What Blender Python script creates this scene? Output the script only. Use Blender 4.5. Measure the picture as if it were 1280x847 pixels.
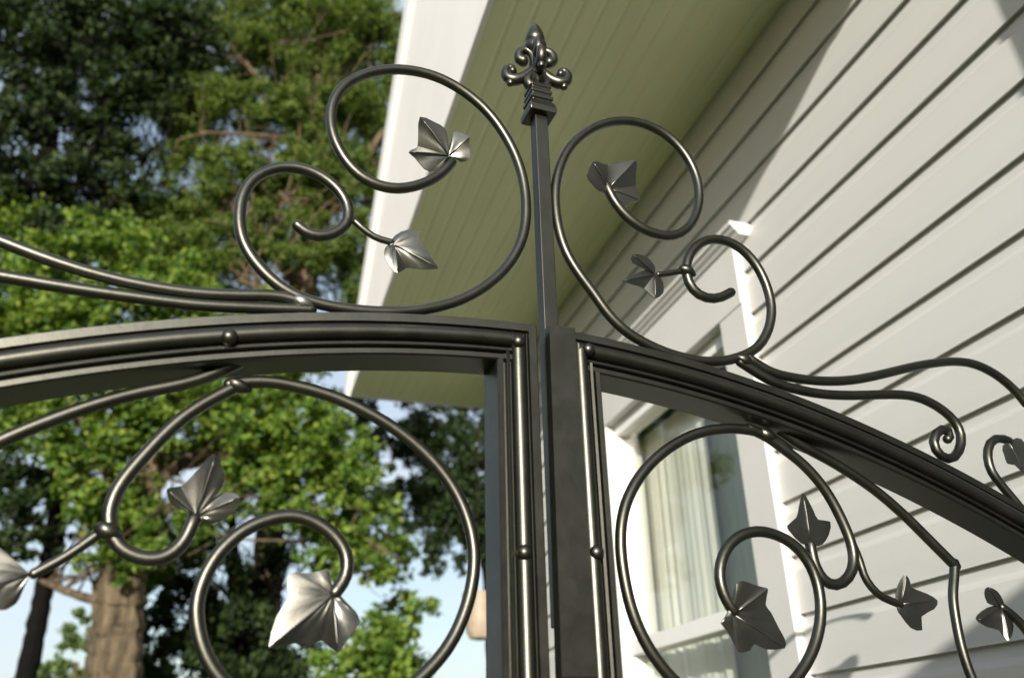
import bpy, bmesh, math, random
import numpy as np
from mathutils import Vector, Matrix, Quaternion

for o in list(bpy.data.objects):
    bpy.data.objects.remove(o)
C = bpy.context.scene.collection
scene = bpy.context.scene
random.seed(7)
rng = np.random.default_rng(7)

# ------------------------------------------------------------------ camera
# world: X towards the house wall, Y along the wall away from the viewer, Z up
CAMZ = 1.55
RIGHT, UP, BACK = (0.95630,-0.29154,-0.02232), (-0.11048,-0.43096,0.89558), (-0.27072,-0.85398,-0.44434)
cam_data = bpy.data.cameras.new('camera')
cam = bpy.data.objects.new('camera', cam_data)
C.objects.link(cam)
m = Matrix.Identity(4)
for i in range(3):
    m[i][0], m[i][1], m[i][2] = RIGHT[i], UP[i], BACK[i]
m[2][3] = CAMZ
cam.matrix_world = m
cam_data.sensor_fit = 'HORIZONTAL'
cam_data.sensor_width = 36.0
cam_data.lens = 1075.0 / 1280.0 * 36.0
cam_data.clip_start = 0.02
cam_data.clip_end = 3000
cam_data.dof.use_dof = True
cam_data.dof.focus_distance = 1.0
cam_data.dof.aperture_fstop = 4.6
scene.camera = cam

# ------------------------------------------------------------------ light
KSUN = 2.8                    # sideways run of the light along the wall per metre towards it
ELEV = math.radians(12.0)
AZ = Vector((-1.0, -KSUN)).normalized()
SUN = Vector((AZ.x * math.cos(ELEV), AZ.y * math.cos(ELEV), math.sin(ELEV)))
world = bpy.data.worlds.new('World')
scene.world = world
world.use_nodes = True
wn = world.node_tree.nodes
wl = world.node_tree.links
wn.clear()
sky = wn.new('ShaderNodeTexSky')
sky.sky_type = 'NISHITA'
sky.sun_disc = False
sky.sun_elevation = ELEV
sky.sun_rotation = math.atan2(SUN.x, SUN.y)
sky.air_density = 1.0
sky.dust_density = 2.0
sky.ozone_density = 1.0
bg = wn.new('ShaderNodeBackground')
bg.inputs['Strength'].default_value = 0.13
wo = wn.new('ShaderNodeOutputWorld')
# thin uneven cloud veil over the whole sky
wtc = wn.new('ShaderNodeTexCoord')
wmp = wn.new('ShaderNodeMapping'); wmp.inputs['Scale'].default_value = (1, 1, 2.2)
wnz = wn.new('ShaderNodeTexNoise'); wnz.inputs['Scale'].default_value = 2.6; wnz.inputs['Detail'].default_value = 7
wrp = wn.new('ShaderNodeValToRGB')
wrp.color_ramp.elements[0].position = .38; wrp.color_ramp.elements[0].color = (.25, .25, .25, 1)
wrp.color_ramp.elements[1].position = .66; wrp.color_ramp.elements[1].color = (.85, .85, .85, 1)
wmx = wn.new('ShaderNodeMix'); wmx.data_type = 'RGBA'
wmx.inputs[7].default_value = (4.0, 4.4, 4.9, 1)
wl.new(wtc.outputs['Generated'], wmp.inputs['Vector']); wl.new(wmp.outputs[0], wnz.inputs['Vector'])
wl.new(wnz.outputs['Fac'], wrp.inputs['Fac']); wl.new(wrp.outputs[0], wmx.inputs[0])
wl.new(sky.outputs[0], wmx.inputs[6])
wl.new(wmx.outputs[2], bg.inputs['Color'])
wl.new(bg.outputs[0], wo.inputs['Surface'])
sl = bpy.data.lights.new('sun', 'SUN')
sl.energy = 4.6
sl.angle = math.radians(0.53)
sl.color = (1.0, 0.955, 0.885)
sun = bpy.data.objects.new('sun', sl)
sun.rotation_euler = SUN.to_track_quat('Z', 'Y').to_euler()
sun.location = SUN * 30
C.objects.link(sun)
vs = scene.view_settings
vs.view_transform = 'Standard'
vs.look = 'None'
vs.exposure = 0.68
vs.gamma = 1.0
vs.use_curve_mapping = False
scene.cycles.max_bounces = 6
scene.cycles.diffuse_bounces = 3
scene.cycles.glossy_bounces = 3
scene.cycles.transmission_bounces = 4
scene.cycles.transparent_max_bounces = 6

# ------------------------------------------------------------------ materials
def new_mat(name):
    mt = bpy.data.materials.new(name)
    mt.use_nodes = True
    nt = mt.node_tree
    return mt, nt, nt.nodes['Principled BSDF'], nt.nodes['Material Output']

def noise(nt, scale, detail=4, rough=.55, vec=None, stretch=None):
    tc = nt.nodes.new('ShaderNodeTexCoord')
    n = nt.nodes.new('ShaderNodeTexNoise')
    n.inputs['Scale'].default_value = scale
    n.inputs['Detail'].default_value = detail
    n.inputs['Roughness'].default_value = rough
    if stretch:
        mp = nt.nodes.new('ShaderNodeMapping')
        mp.inputs['Scale'].default_value = stretch
        nt.links.new(tc.outputs['Object'], mp.inputs['Vector'])
        nt.links.new(mp.outputs[0], n.inputs['Vector'])
    else:
        nt.links.new(tc.outputs['Object'], n.inputs['Vector'])
    return n

def ramp(nt, src, stops):
    r = nt.nodes.new('ShaderNodeValToRGB')
    e = r.color_ramp.elements
    while len(e) < len(stops):
        e.new(.5)
    for el, (p, c) in zip(e, stops):
        el.position = p
        el.color = (*c, 1) if len(c) == 3 else c
    nt.links.new(src, r.inputs['Fac'])
    return r

def bump(nt, bsdf, src, strength, dist):
    b = nt.nodes.new('ShaderNodeBump')
    b.inputs['Strength'].default_value = strength
    b.inputs['Distance'].default_value = dist
    nt.links.new(src, b.inputs['Height'])
    nt.links.new(b.outputs[0], bsdf.inputs['Normal'])

def mat_iron(name='satin_black_iron', base=(.080, .080, .068), rough=.36):
    mt, nt, p, _ = new_mat(name)
    n = noise(nt, 45, 6, .65)
    r = ramp(nt, n.outputs['Fac'], [(.3, tuple(c * .96 for c in base)), (.7, tuple(c * 1.04 for c in base))])
    nt.links.new(r.outputs[0], p.inputs['Base Color'])
    p.inputs['Metallic'].default_value = .97
    rr = ramp(nt, n.outputs['Fac'], [(.25, (rough - .03,) * 3), (.75, (rough + .06,) * 3)])
    nt.links.new(rr.outputs[0], p.inputs['Roughness'])
    n2 = noise(nt, 170, 5, .7)
    bump(nt, p, n2.outputs['Fac'], .16, .0007)
    return mt

def mat_paint(name, col, rough=.55, var=.05, scale=6, streak=None, bumpd=.0008):
    mt, nt, p, _ = new_mat(name)
    n = noise(nt, scale, 6, .6, stretch=streak)
    r = ramp(nt, n.outputs['Fac'], [(.3, tuple(c * (1 - var * 1.6) for c in col)), (.55, col), (.75, tuple(min(1, c * (1 + var * .6)) for c in col))])
    nt.links.new(r.outputs[0], p.inputs['Base Color'])
    p.inputs['Roughness'].default_value = rough
    n2 = noise(nt, 140, 4)
    bump(nt, p, n2.outputs['Fac'], .25, bumpd)
    return mt

def mat_leaf(name, lo, mid, hi, transl=.4):
    mt, nt, p, out = new_mat(name)
    gi = nt.nodes.new('ShaderNodeNewGeometry')
    r = ramp(nt, gi.outputs['Random Per Island'], [(.0, lo), (.5, mid), (1.0, hi)])
    nt.links.new(r.outputs[0], p.inputs['Base Color'])
    p.inputs['Roughness'].default_value = .6
    p.inputs['Specular IOR Level'].default_value = .25
    tr = nt.nodes.new('ShaderNodeBsdfTranslucent')
    mx = nt.nodes.new('ShaderNodeMix')
    mx.data_type = 'RGBA'
    mx.blend_type = 'MULTIPLY'
    mx.inputs[0].default_value = 1
    nt.links.new(r.outputs[0], mx.inputs[6])
    mx.inputs[7].default_value = (1.5, 1.5, .7, 1)
    nt.links.new(mx.outputs[2], tr.inputs['Color'])
    ms = nt.nodes.new('ShaderNodeMixShader')
    ms.inputs[0].default_value = transl
    nt.links.new(p.outputs[0], ms.inputs[1])
    nt.links.new(tr.outputs[0], ms.inputs[2])
    nt.links.new(ms.outputs[0], out.inputs['Surface'])
    return mt

def mat_bark(name, a, b_):
    mt, nt, p, _ = new_mat(name)
    n = noise(nt, 9, 8, .65, stretch=(1.6, 1.6, .28))
    r = ramp(nt, n.outputs['Fac'], [(.32, a), (.68, b_)])
    nt.links.new(r.outputs[0], p.inputs['Base Color'])
    p.inputs['Roughness'].default_value = .9
    p.inputs['Specular IOR Level'].default_value = .08
    bump(nt, p, n.outputs['Fac'], 1.0, .06)
    return mt

def mat_glass(name):
    mt, nt, p, out = new_mat(name)
    g = nt.nodes.new('ShaderNodeBsdfGlossy')
    g.inputs['Roughness'].default_value = .015
    n = noise(nt, 2.2, 2)
    bp = nt.nodes.new('ShaderNodeBump')
    bp.inputs['Strength'].default_value = .12
    bp.inputs['Distance'].default_value = .02
    nt.links.new(n.outputs['Fac'], bp.inputs['Height'])
    nt.links.new(bp.outputs[0], g.inputs['Normal'])
    t = nt.nodes.new('ShaderNodeBsdfTransparent')
    t.inputs['Color'].default_value = (.93, .945, .925, 1)
    lw = nt.nodes.new('ShaderNodeLayerWeight')
    lw.inputs['Blend'].default_value = .5
    pw = nt.nodes.new('ShaderNodeMath'); pw.operation = 'POWER'; pw.inputs[1].default_value = 4.5
    f = nt.nodes.new('ShaderNodeMath'); f.operation = 'MULTIPLY_ADD'; f.inputs[1].default_value = .9; f.inputs[2].default_value = .03
    nt.links.new(lw.outputs['Facing'], pw.inputs[0]); nt.links.new(pw.outputs[0], f.inputs[0])
    ms = nt.nodes.new('ShaderNodeMixShader')
    nt.links.new(f.outputs[0], ms.inputs[0])
    nt.links.new(t.outputs[0], ms.inputs[1])
    nt.links.new(g.outputs[0], ms.inputs[2])
    nt.links.new(ms.outputs[0], out.inputs['Surface'])
    return mt

M = {
    'iron': mat_iron(),
    'iron_leaf': mat_iron('satin_black_sheet_iron', (.16, .16, .145), .35),
    'weld': mat_iron('bare_weld_metal', (.34, .33, .31), .36),
    'siding': mat_paint('cream_siding_paint', (.575, .57, .54), .5, .06, 3.5, (1, .25, 2.5)),
    'trim': mat_paint('white_trim_paint', (.80, .79, .76), .42, .03, 4),
    'casing': mat_paint('window_casing_paint', (.62, .61, .585), .45, .03, 4),
    'soffit': mat_paint('pale_soffit_paint', (.74, .755, .475), .55, .06, 5, (1, .2, 1)),
    'gable': mat_paint('gable_paint', (.80, .77, .73), .5, .04, 3),
    'room': mat_paint('room_wall', (.30, .34, .27), .8, .1, 2),
    'curtain': mat_paint('sheer_curtain', (.80, .78, .70), .8, .04, 8, (8, 8, .4)),
    'drape': mat_paint('grey_green_drape', (.46, .50, .40), .8, .05, 6, (8, 8, .4)),
    'roof': mat_paint('roof_shingle', (.10, .095, .09), .9, .2, 20),
    'stucco': mat_paint('neighbour_stucco', (.45, .41, .34), .85, .08, 3),
    'pot': mat_paint('pale_beige_glaze', (.36, .28, .20), .5, .15, 14),
    'path': mat_paint('bounce_path_stone', (.26, .26, .15), .9, .15, 9, None, .004),
    'glass': mat_glass('window_glass'),
    'bark': mat_bark('furrowed_bark', (.030, .024, .016), (.20, .155, .10)),
    'bark_shade': mat_bark('shade_black_bark', (.003, .003, .0026), (.009, .0085, .007)),  # near-black tone stands in for shade on the trunks
    'bark_twig': mat_bark('twig_bark', (.07, .052, .034), (.19, .14, .09)),
    'leaf_green': mat_leaf('bright_green_leaf', (.032, .070, .010), (.100, .182, .024), (.235, .305, .05), .38),
    'leaf_dark': mat_leaf('dark_green_shade_leaf', (.008, .016, .005), (.018, .036, .010), (.05, .08, .02), .3),  # dark green that also stands in for shade on two crowns
    'leaf_olive': mat_leaf('olive_leaf', (.035, .068, .012), (.095, .150, .028), (.20, .26, .055), .4),
    'leaf_pale': mat_leaf('pale_green_leaf', (.07, .12, .04), (.11, .17, .055), (.16, .22, .08), .4),
}
mt, nt, p, _ = new_mat('lawn')
n = noise(nt, 1.3, 8)
r = ramp(nt, n.outputs['Fac'], [(.3, (.05, .075, .018)), (.55, (.085, .115, .028)), (.75, (.14, .13, .05))])
nt.links.new(r.outputs[0], p.inputs['Base Color'])
p.inputs['Roughness'].default_value = .95
n2 = noise(nt, 60, 4)
bump(nt, p, n2.outputs['Fac'], .8, .03)
M['lawn'] = mt

# ------------------------------------------------------------------ helpers
WORLD_LOC = {}

def tag(o, label=None, cat=None, group=None, kind=None):
    if label: o['label'] = label
    if cat: o['category'] = cat
    if group: o['group'] = group
    if kind: o['kind'] = kind
    return o

def empty(name, loc):
    o = bpy.data.objects.new(name, None)
    o.empty_display_size = .1
    o.location = loc
    C.objects.link(o)
    WORLD_LOC[o] = Vector(loc)
    return o

def link(name, me, mat, parent=None):
    o = bpy.data.objects.new(name, me)
    if mat is not None and not me.materials:
        me.materials.append(M[mat])
    C.objects.link(o)
    WORLD_LOC[o] = Vector((0, 0, 0))
    if parent is not None:
        o.parent = parent
        WORLD_LOC[o] = WORLD_LOC[parent].copy()
    return o

def mesh_obj(name, verts, faces, mat, parent=None, smooth=False, sharp=None):
    off = WORLD_LOC[parent] if parent is not None else Vector((0, 0, 0))
    bm = bmesh.new()
    vs_ = [bm.verts.new(Vector(v) - off) for v in verts]
    for f in faces:
        try:
            bm.faces.new([vs_[i] for i in f])
        except ValueError:
            pass
    bmesh.ops.recalc_face_normals(bm, faces=bm.faces)
    if smooth:
        for f in bm.faces: f.smooth = True
        if sharp is not None:
            for e in bm.edges:
                if len(e.link_faces) == 2 and e.calc_face_angle(0) > math.radians(sharp):
                    e.smooth = False
    me = bpy.data.meshes.new(name)
    bm.to_mesh(me)
    bm.free()
    return link(name, me, mat, parent)

class MB:
    def __init__(s): s.v = []; s.f = []
    def add(s, v, f):
        k = len(s.v)
        s.v += [tuple(x) for x in v]
        s.f += [tuple(i + k for i in q) for q in f]
        return s
    def box(s, a, b_):
        x0, y0, z0 = a; x1, y1, z1 = b_
        v = [(x0, y0, z0), (x1, y0, z0), (x1, y1, z0), (x0, y1, z0), (x0, y0, z1), (x1, y0, z1), (x1, y1, z1), (x0, y1, z1)]
        return s.add(v, [(0, 3, 2, 1), (4, 5, 6, 7), (0, 1, 5, 4), (1, 2, 6, 5), (2, 3, 7, 6), (3, 0, 4, 7)])
    def prism(s, poly, extr):
        """poly: 3D points, extr: vector"""
        n_ = len(poly)
        e = Vector(extr)
        v = [Vector(q) for q in poly] + [Vector(q) + e for q in poly]
        f = [tuple(range(n_)), tuple(range(2 * n_ - 1, n_ - 1, -1))]
        f += [(i, (i + 1) % n_, n_ + (i + 1) % n_, n_ + i) for i in range(n_)]
        return s.add(v, f)
    def tube(s, pts, radii, sides=12, up=None, round_end=True):
        pts = [Vector(q) for q in pts]
        n_ = len(pts)
        if not hasattr(radii, '__len__'): radii = [radii] * n_
        rings = []
        pv = None
        for i in range(n_):
            t = (pts[min(i + 1, n_ - 1)] - pts[max(i - 1, 0)]).normalized()
            if up is not None:
                a = Vector(up) - t * t.dot(Vector(up))
            elif pv is None:
                a = t.orthogonal()
            else:
                a = pv - t * t.dot(pv)
            a.normalize(); pv = a
            c = t.cross(a)
            rings.append((pts[i], a, c, t, radii[i]))
        if round_end:
            def cap(r0, sign):
                o = []
                for ang in (35, 65, 84):
                    A = math.radians(ang)
                    o.append((r0[0] + r0[3] * sign * r0[4] * math.sin(A) * .8, r0[1], r0[2], r0[3], r0[4] * math.cos(A)))
                return o
            rings = cap(rings[0], -1)[::-1] + rings + cap(rings[-1], 1)
        v = []; f = []
        for q, a, c, t, r_ in rings:
            for k in range(sides):
                A = 2 * math.pi * k / sides
                v.append(q + (a * math.cos(A) + c * math.sin(A)) * r_)
        for i in range(len(rings) - 1):
            for k in range(sides):
                k2 = (k + 1) % sides
                f.append((i * sides + k, i * sides + k2, (i + 1) * sides + k2, (i + 1) * sides + k))
        f.append(tuple(range(sides)))
        f.append(tuple(len(v) - 1 - k for k in range(sides)))
        return s.add(v, f)
    def lathe(s, centre, axis, prof, sides=16):
        """prof: list of (r, along)"""
        ax = Vector(axis).normalized(); a = ax.orthogonal().normalized(); c = ax.cross(a)
        v = []; f = []
        for r_, h in prof:
            for k in range(sides):
                A = 2 * math.pi * k / sides
                v.append(Vector(centre) + ax * h + (a * math.cos(A) + c * math.sin(A)) * r_)
        for i in range(len(prof) - 1):
            for k in range(sides):
                k2 = (k + 1) % sides
                f.append((i * sides + k, i * sides + k2, (i + 1) * sides + k2, (i + 1) * sides + k))
        f.append(tuple(range(sides))); f.append(tuple(len(v) - 1 - k for k in range(sides)))
        return s.add(v, f)
    def build(s, name, mat, parent=None, smooth=False, sharp=None):
        return mesh_obj(name, s.v, s.f, mat, parent, smooth, sharp)

# ------------------------------------------------------------------ measured data
L = 1.25                       # distance from the viewer to the house wall
GATE_ORIGIN = (0.2769, 0.7504, 1.9625)
GATE_RODS = {
 'L': [
  (5.9, [(-993,1998),(-1058,1898),(-1123,1808),(-1191,1733),(-1265,1667),(-1346,1609),(-1430,1559),(-1513,1520),(-1593,1494),(-1672,1480),(-1750,1477),(-1826,1485),(-1899,1504),(-1970,1533),(-2035,1573),(-2095,1623),(-2151,1681),(-2202,1748),(-2249,1824),(-2292,1907),(-2327,1996),(-2354,2090),(-2371,2186),(-2379,2285),(-2376,2387),(-2359,2491),(-2329,2595),(-2285,2691),(-2231,2777),(-2166,2857),(-2093,2929),(-2014,2994),(-1929,3051),(-1840,3100),(-1750,3140),(-1660,3172),(-1569,3194),(-1479,3208),(-1391,3215),(-1305,3215),(-1219,3207),(-1133,3191),(-1049,3166),(-966,3135),(-884,3096),(-805,3052),(-731,3003),(-661,2949),(-595,2891),(-533,2827),(-473,2757),(-417,2681),(-365,2600),(-316,2515),(-272,2427),(-232,2338),(-198,2246),(-169,2152),(-145,2055),(-127,1956),(-114,1854),(-105,1750),(-102,1646),(-104,1541),(-111,1434),(-125,1328),(-146,1225),(-173,1126),(-208,1030),(-249,938),(-295,849),(-347,765),(-404,683),(-466,605),(-532,532),(-600,463),(-671,400),(-745,340),(-821,286),(-897,236),(-974,192),(-1053,153),(-1133,117),(-1212,86),(-1290,58),(-1368,34),(-1447,12),(-1526,-7),(-1604,-23),(-1682,-36),(-1760,-47),(-1837,-55),(-1912,-60),(-1986,-65),(-2062,-67),(-2137,-67),(-2210,-65),(-2281,-59),(-2353,-51),(-2423,-40),(-2491,-25),(-2558,-4),(-2624,23),(-2687,55),(-2747,93),(-2805,136),(-2860,183),(-2913,234),(-2963,289),(-3010,347),(-3052,409),(-3089,476),(-3120,549),(-3143,626),(-3160,707),(-3170,791),(-3174,877),(-3171,963),(-3158,1049),(-3136,1134),(-3102,1214),(-3056,1286),(-2997,1350),(-2930,1403),(-2860,1443),(-2790,1471),(-2717,1488),(-2643,1494),(-2567,1488),(-2491,1472),(-2417,1445),(-2347,1408),(-2282,1361),(-2223,1305),(-2172,1236),(-2132,1155),(-2110,1067),(-2110,979),(-2136,898),(-2184,827),(-2247,771),(-2318,733),(-2393,714),(-2467,717),(-2535,741),(-2596,782),(-2615,798)]),
  (3.6, [(-2034,966),(-1963,907),(-1897,862),(-1831,827),(-1753,806),(-1666,797),(-1637,794)]),
  (5.9, [(-5497,189),(-5442,174),(-5388,160),(-5333,145),(-5277,129),(-5221,114),(-5165,99),(-5108,83),(-5052,68),(-4995,52),(-4938,36),(-4881,21),(-4823,5),(-4765,-10),(-4706,-24),(-4647,-38),(-4588,-51),(-4528,-63),(-4468,-75),(-4407,-86),(-4347,-96),(-4286,-105),(-4225,-113),(-4165,-120),(-4104,-127),(-4043,-133),(-3982,-137),(-3921,-141),(-3859,-144),(-3798,-146),(-3737,-147),(-3676,-148),(-3615,-147),(-3553,-146),(-3490,-143),(-3426,-139),(-3360,-134),(-3294,-127),(-3227,-119),(-3159,-109),(-3088,-98),(-3016,-86),(-2945,-75),(-2877,-63),(-2811,-54),(-2747,-47),(-2681,-44),(-2615,-48),(-2553,-57),(-2533,-61)]),
  (5.9, [(-5393,-257),(-5342,-258),(-5291,-258),(-5240,-258),(-5187,-258),(-5132,-258),(-5076,-259),(-5021,-260),(-4968,-261),(-4914,-263),(-4859,-265),(-4803,-266),(-4746,-268),(-4688,-270),(-4630,-272),(-4572,-273),(-4513,-274),(-4455,-275),(-4397,-276),(-4338,-276),(-4279,-277),(-4220,-277),(-4160,-277),(-4100,-277),(-4040,-276),(-3979,-275),(-3918,-275),(-3857,-274),(-3795,-273),(-3732,-272),(-3669,-270),(-3606,-268),(-3543,-266),(-3479,-262),(-3415,-258),(-3350,-253),(-3283,-246),(-3216,-239),(-3149,-231),(-3082,-223),(-3016,-215),(-2951,-207),(-2886,-198),(-2819,-190),(-2751,-181),(-2681,-172),(-2612,-163),(-2546,-154),(-2479,-145),(-2412,-136),(-2389,-133)]),
  (5.9, [(-4999,-1952),(-4962,-1920),(-4925,-1888),(-4887,-1856),(-4849,-1824),(-4810,-1792),(-4772,-1761),(-4732,-1730),(-4691,-1699),(-4649,-1669),(-4607,-1639),(-4564,-1609),(-4520,-1580),(-4476,-1552),(-4431,-1523),(-4386,-1495),(-4339,-1466),(-4292,-1438),(-4244,-1410),(-4195,-1382),(-4146,-1355),(-4096,-1328),(-4045,-1302),(-3993,-1276),(-3940,-1251),(-3888,-1226),(-3834,-1203),(-3780,-1180),(-3724,-1157),(-3667,-1136),(-3611,-1116),(-3555,-1095),(-3500,-1074),(-3443,-1051),(-3385,-1025),(-3328,-998),(-3271,-967),(-3214,-932),(-3157,-894),(-3101,-855),(-3045,-817),(-2991,-778),(-2954,-753)]),
  (5.9, [(-2962,-993),(-3005,-1027),(-3050,-1063),(-3101,-1101),(-3155,-1143),(-3208,-1186),(-3258,-1229),(-3305,-1273),(-3350,-1318),(-3394,-1365),(-3435,-1414),(-3473,-1463),(-3509,-1513),(-3544,-1565),(-3578,-1617),(-3610,-1669),(-3642,-1721),(-3673,-1773),(-3703,-1826),(-3731,-1877),(-3757,-1927),(-3780,-1979),(-3801,-2034),(-3816,-2090),(-3826,-2147),(-3830,-2205),(-3826,-2265),(-3813,-2324),(-3791,-2382),(-3759,-2436),(-3720,-2484),(-3673,-2522),(-3619,-2549),(-3563,-2567),(-3506,-2577),(-3450,-2577),(-3397,-2566),(-3349,-2543),(-3305,-2509),(-3268,-2466),(-3238,-2415),(-3216,-2358),(-3199,-2297),(-3185,-2234)]),
  (4.2, [(-3825,-2370),(-3865,-2394),(-3906,-2427),(-3946,-2467),(-3987,-2508),(-4026,-2544),(-4063,-2577),(-4105,-2612),(-4142,-2640),(-4182,-2669),(-4223,-2699),(-4263,-2728),(-4276,-2737)]),
  (5.9, [(-3057,-1013),(-2996,-989),(-2937,-970),(-2877,-956),(-2811,-945),(-2740,-937),(-2672,-934),(-2607,-935),(-2541,-939),(-2473,-946),(-2404,-954),(-2336,-963),(-2268,-975),(-2201,-989),(-2133,-1005),(-2066,-1023),(-2000,-1043),(-1934,-1066),(-1869,-1091),(-1805,-1118),(-1741,-1146),(-1678,-1176),(-1616,-1208),(-1554,-1241),(-1494,-1276),(-1434,-1314),(-1375,-1354),(-1318,-1396),(-1262,-1440),(-1209,-1485),(-1158,-1532),(-1108,-1582),(-1059,-1635),(-1014,-1689),(-972,-1744),(-933,-1802),(-898,-1861),(-866,-1922),(-837,-1985),(-812,-2048),(-791,-2111),(-772,-2175),(-758,-2242),(-748,-2309),(-742,-2375),(-741,-2441),(-744,-2507),(-750,-2573),(-761,-2639),(-774,-2704),(-789,-2767),(-807,-2828),(-828,-2888),(-851,-2947),(-876,-3004),(-904,-3061),(-935,-3116),(-969,-3169),(-1005,-3221),(-1045,-3269),(-1087,-3316),(-1131,-3360),(-1177,-3404),(-1224,-3445),(-1271,-3485),(-1318,-3523),(-1367,-3559),(-1418,-3594),(-1470,-3625),(-1522,-3653),(-1576,-3678),(-1630,-3702),(-1686,-3722),(-1743,-3740),(-1799,-3755),(-1856,-3767),(-1914,-3776),(-1972,-3782),(-2030,-3786),(-2089,-3786),(-2146,-3782),(-2202,-3774),(-2259,-3763),(-2315,-3749),(-2370,-3733),(-2424,-3715),(-2476,-3695),(-2529,-3670),(-2581,-3641),(-2631,-3611),(-2677,-3580),(-2723,-3548),(-2770,-3513),(-2815,-3475),(-2855,-3434),(-2891,-3391),(-2924,-3345),(-2955,-3296),(-2983,-3244),(-3008,-3188),(-3029,-3131),(-3047,-3075),(-3060,-3020),(-3070,-2966),(-3073,-2912),(-3072,-2858),(-3066,-2803),(-3055,-2747),(-3041,-2692),(-3023,-2639),(-3001,-2586),(-2975,-2534),(-2945,-2484),(-2910,-2437),(-2872,-2392),(-2831,-2349),(-2787,-2309),(-2738,-2273),(-2685,-2241),(-2629,-2213),(-2572,-2189),(-2512,-2170),(-2449,-2156),(-2386,-2151),(-2322,-2156),(-2259,-2171),(-2198,-2193),(-2139,-2221),(-2084,-2254),(-2033,-2293),(-1986,-2339),(-1945,-2392),(-1915,-2450),(-1899,-2511),(-1896,-2573),(-1905,-2634),(-1929,-2693),(-1963,-2748),(-1989,-2784)]),
 ],
 'R': [
  (5.9, [(965,2154),(998,2064),(1036,1978),(1085,1897),(1142,1824),(1206,1759),(1276,1703),(1354,1656),(1438,1621),(1529,1598),(1627,1588),(1729,1594),(1834,1621),(1936,1676),(2033,1758),(2118,1859),(2188,1974),(2242,2097),(2278,2220),(2299,2338),(2306,2453),(2300,2564),(2282,2668),(2252,2767),(2213,2861),(2164,2948),(2106,3028),(2040,3100),(1965,3161),(1882,3210),(1791,3245),(1695,3269),(1595,3282),(1492,3282),(1387,3270),(1280,3244),(1172,3205),(1065,3153),(960,3090),(860,3017),(766,2935),(679,2845),(600,2749),(529,2648),(468,2542),(415,2433),(372,2323),(336,2213),(308,2102),(287,1991),(274,1882),(268,1776),(268,1670),(273,1567),(282,1465),(297,1364),(316,1266),(341,1173),(372,1084),(410,1000),(454,922),(500,849),(547,781),(595,717),(645,651),(693,584),(740,515),(788,446),(839,380),(895,318),(955,261),(1021,209),(1092,163),(1169,122),(1251,86),(1336,54),(1422,27),(1509,4),(1598,-14),(1689,-27),(1784,-36),(1884,-42),(1985,-43),(2086,-36),(2186,-22),(2287,0),(2390,31),(2498,72),(2608,122),(2712,183),(2809,257),(2894,343),(2965,439),(3024,540),(3070,646),(3104,753),(3122,859),(3126,962),(3119,1063),(3103,1162),(3078,1256),(3044,1347),(3001,1432),(2947,1509),(2882,1578),(2806,1635),(2720,1676),(2624,1700),(2520,1705),(2414,1689),(2307,1650),(2207,1585),(2117,1499),(2042,1397),(1988,1290),(1959,1183),(1953,1080),(1971,985),(2016,903),(2088,845),(2183,818),(2293,825),(2407,866),(2521,935),(2558,961)]),
  (3.6, [(1944,1147),(1839,1110),(1723,1067),(1614,1033),(1547,1015)]),
  (5.9, [(2652,96),(2728,52),(2805,11),(2884,-24),(2969,-49),(3060,-65),(3157,-73),(3257,-76),(3360,-77),(3467,-75),(3577,-70),(3687,-61),(3797,-48),(3909,-32),(4022,-11),(4137,13),(4255,42),(4375,76),(4496,112),(4620,151),(4745,192),(4872,234),(5000,277),(5130,319),(5261,360),(5394,399),(5528,435),(5661,468),(5794,497),(5929,522),(6062,539),(6190,545),(6312,537),(6428,517),(6537,484),(6641,442),(6738,389),(6826,328),(6904,261),(6971,190),(7025,121),(7069,58)]),
  (5.9, [(2530,26),(2614,-17),(2699,-60),(2782,-102),(2864,-138),(2950,-169),(3039,-192),(3132,-208),(3228,-219),(3328,-228),(3433,-234),(3541,-237),(3648,-235),(3756,-230),(3864,-221),(3974,-210),(4086,-197),(4200,-181),(4317,-164),(4433,-145),(4548,-128),(4669,-111),(4792,-95),(4910,-84),(5024,-79),(5136,-86),(5242,-103),(5341,-132),(5438,-171),(5529,-220),(5608,-278),(5671,-349),(5711,-433),(5719,-528),(5684,-639),(5612,-747),(5513,-832),(5400,-868),(5299,-840),(5239,-768),(5235,-668),(5301,-558),(5422,-485),(5519,-502),(5517,-571),(5470,-611)]),
  (5.6, [(6391,-1401),(6334,-1330),(6277,-1257),(6222,-1188),(6170,-1119),(6117,-1046),(6079,-971),(6066,-885),(6078,-788),(6116,-686),(6191,-586),(6314,-511),(6451,-499),(6536,-519)]),
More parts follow.
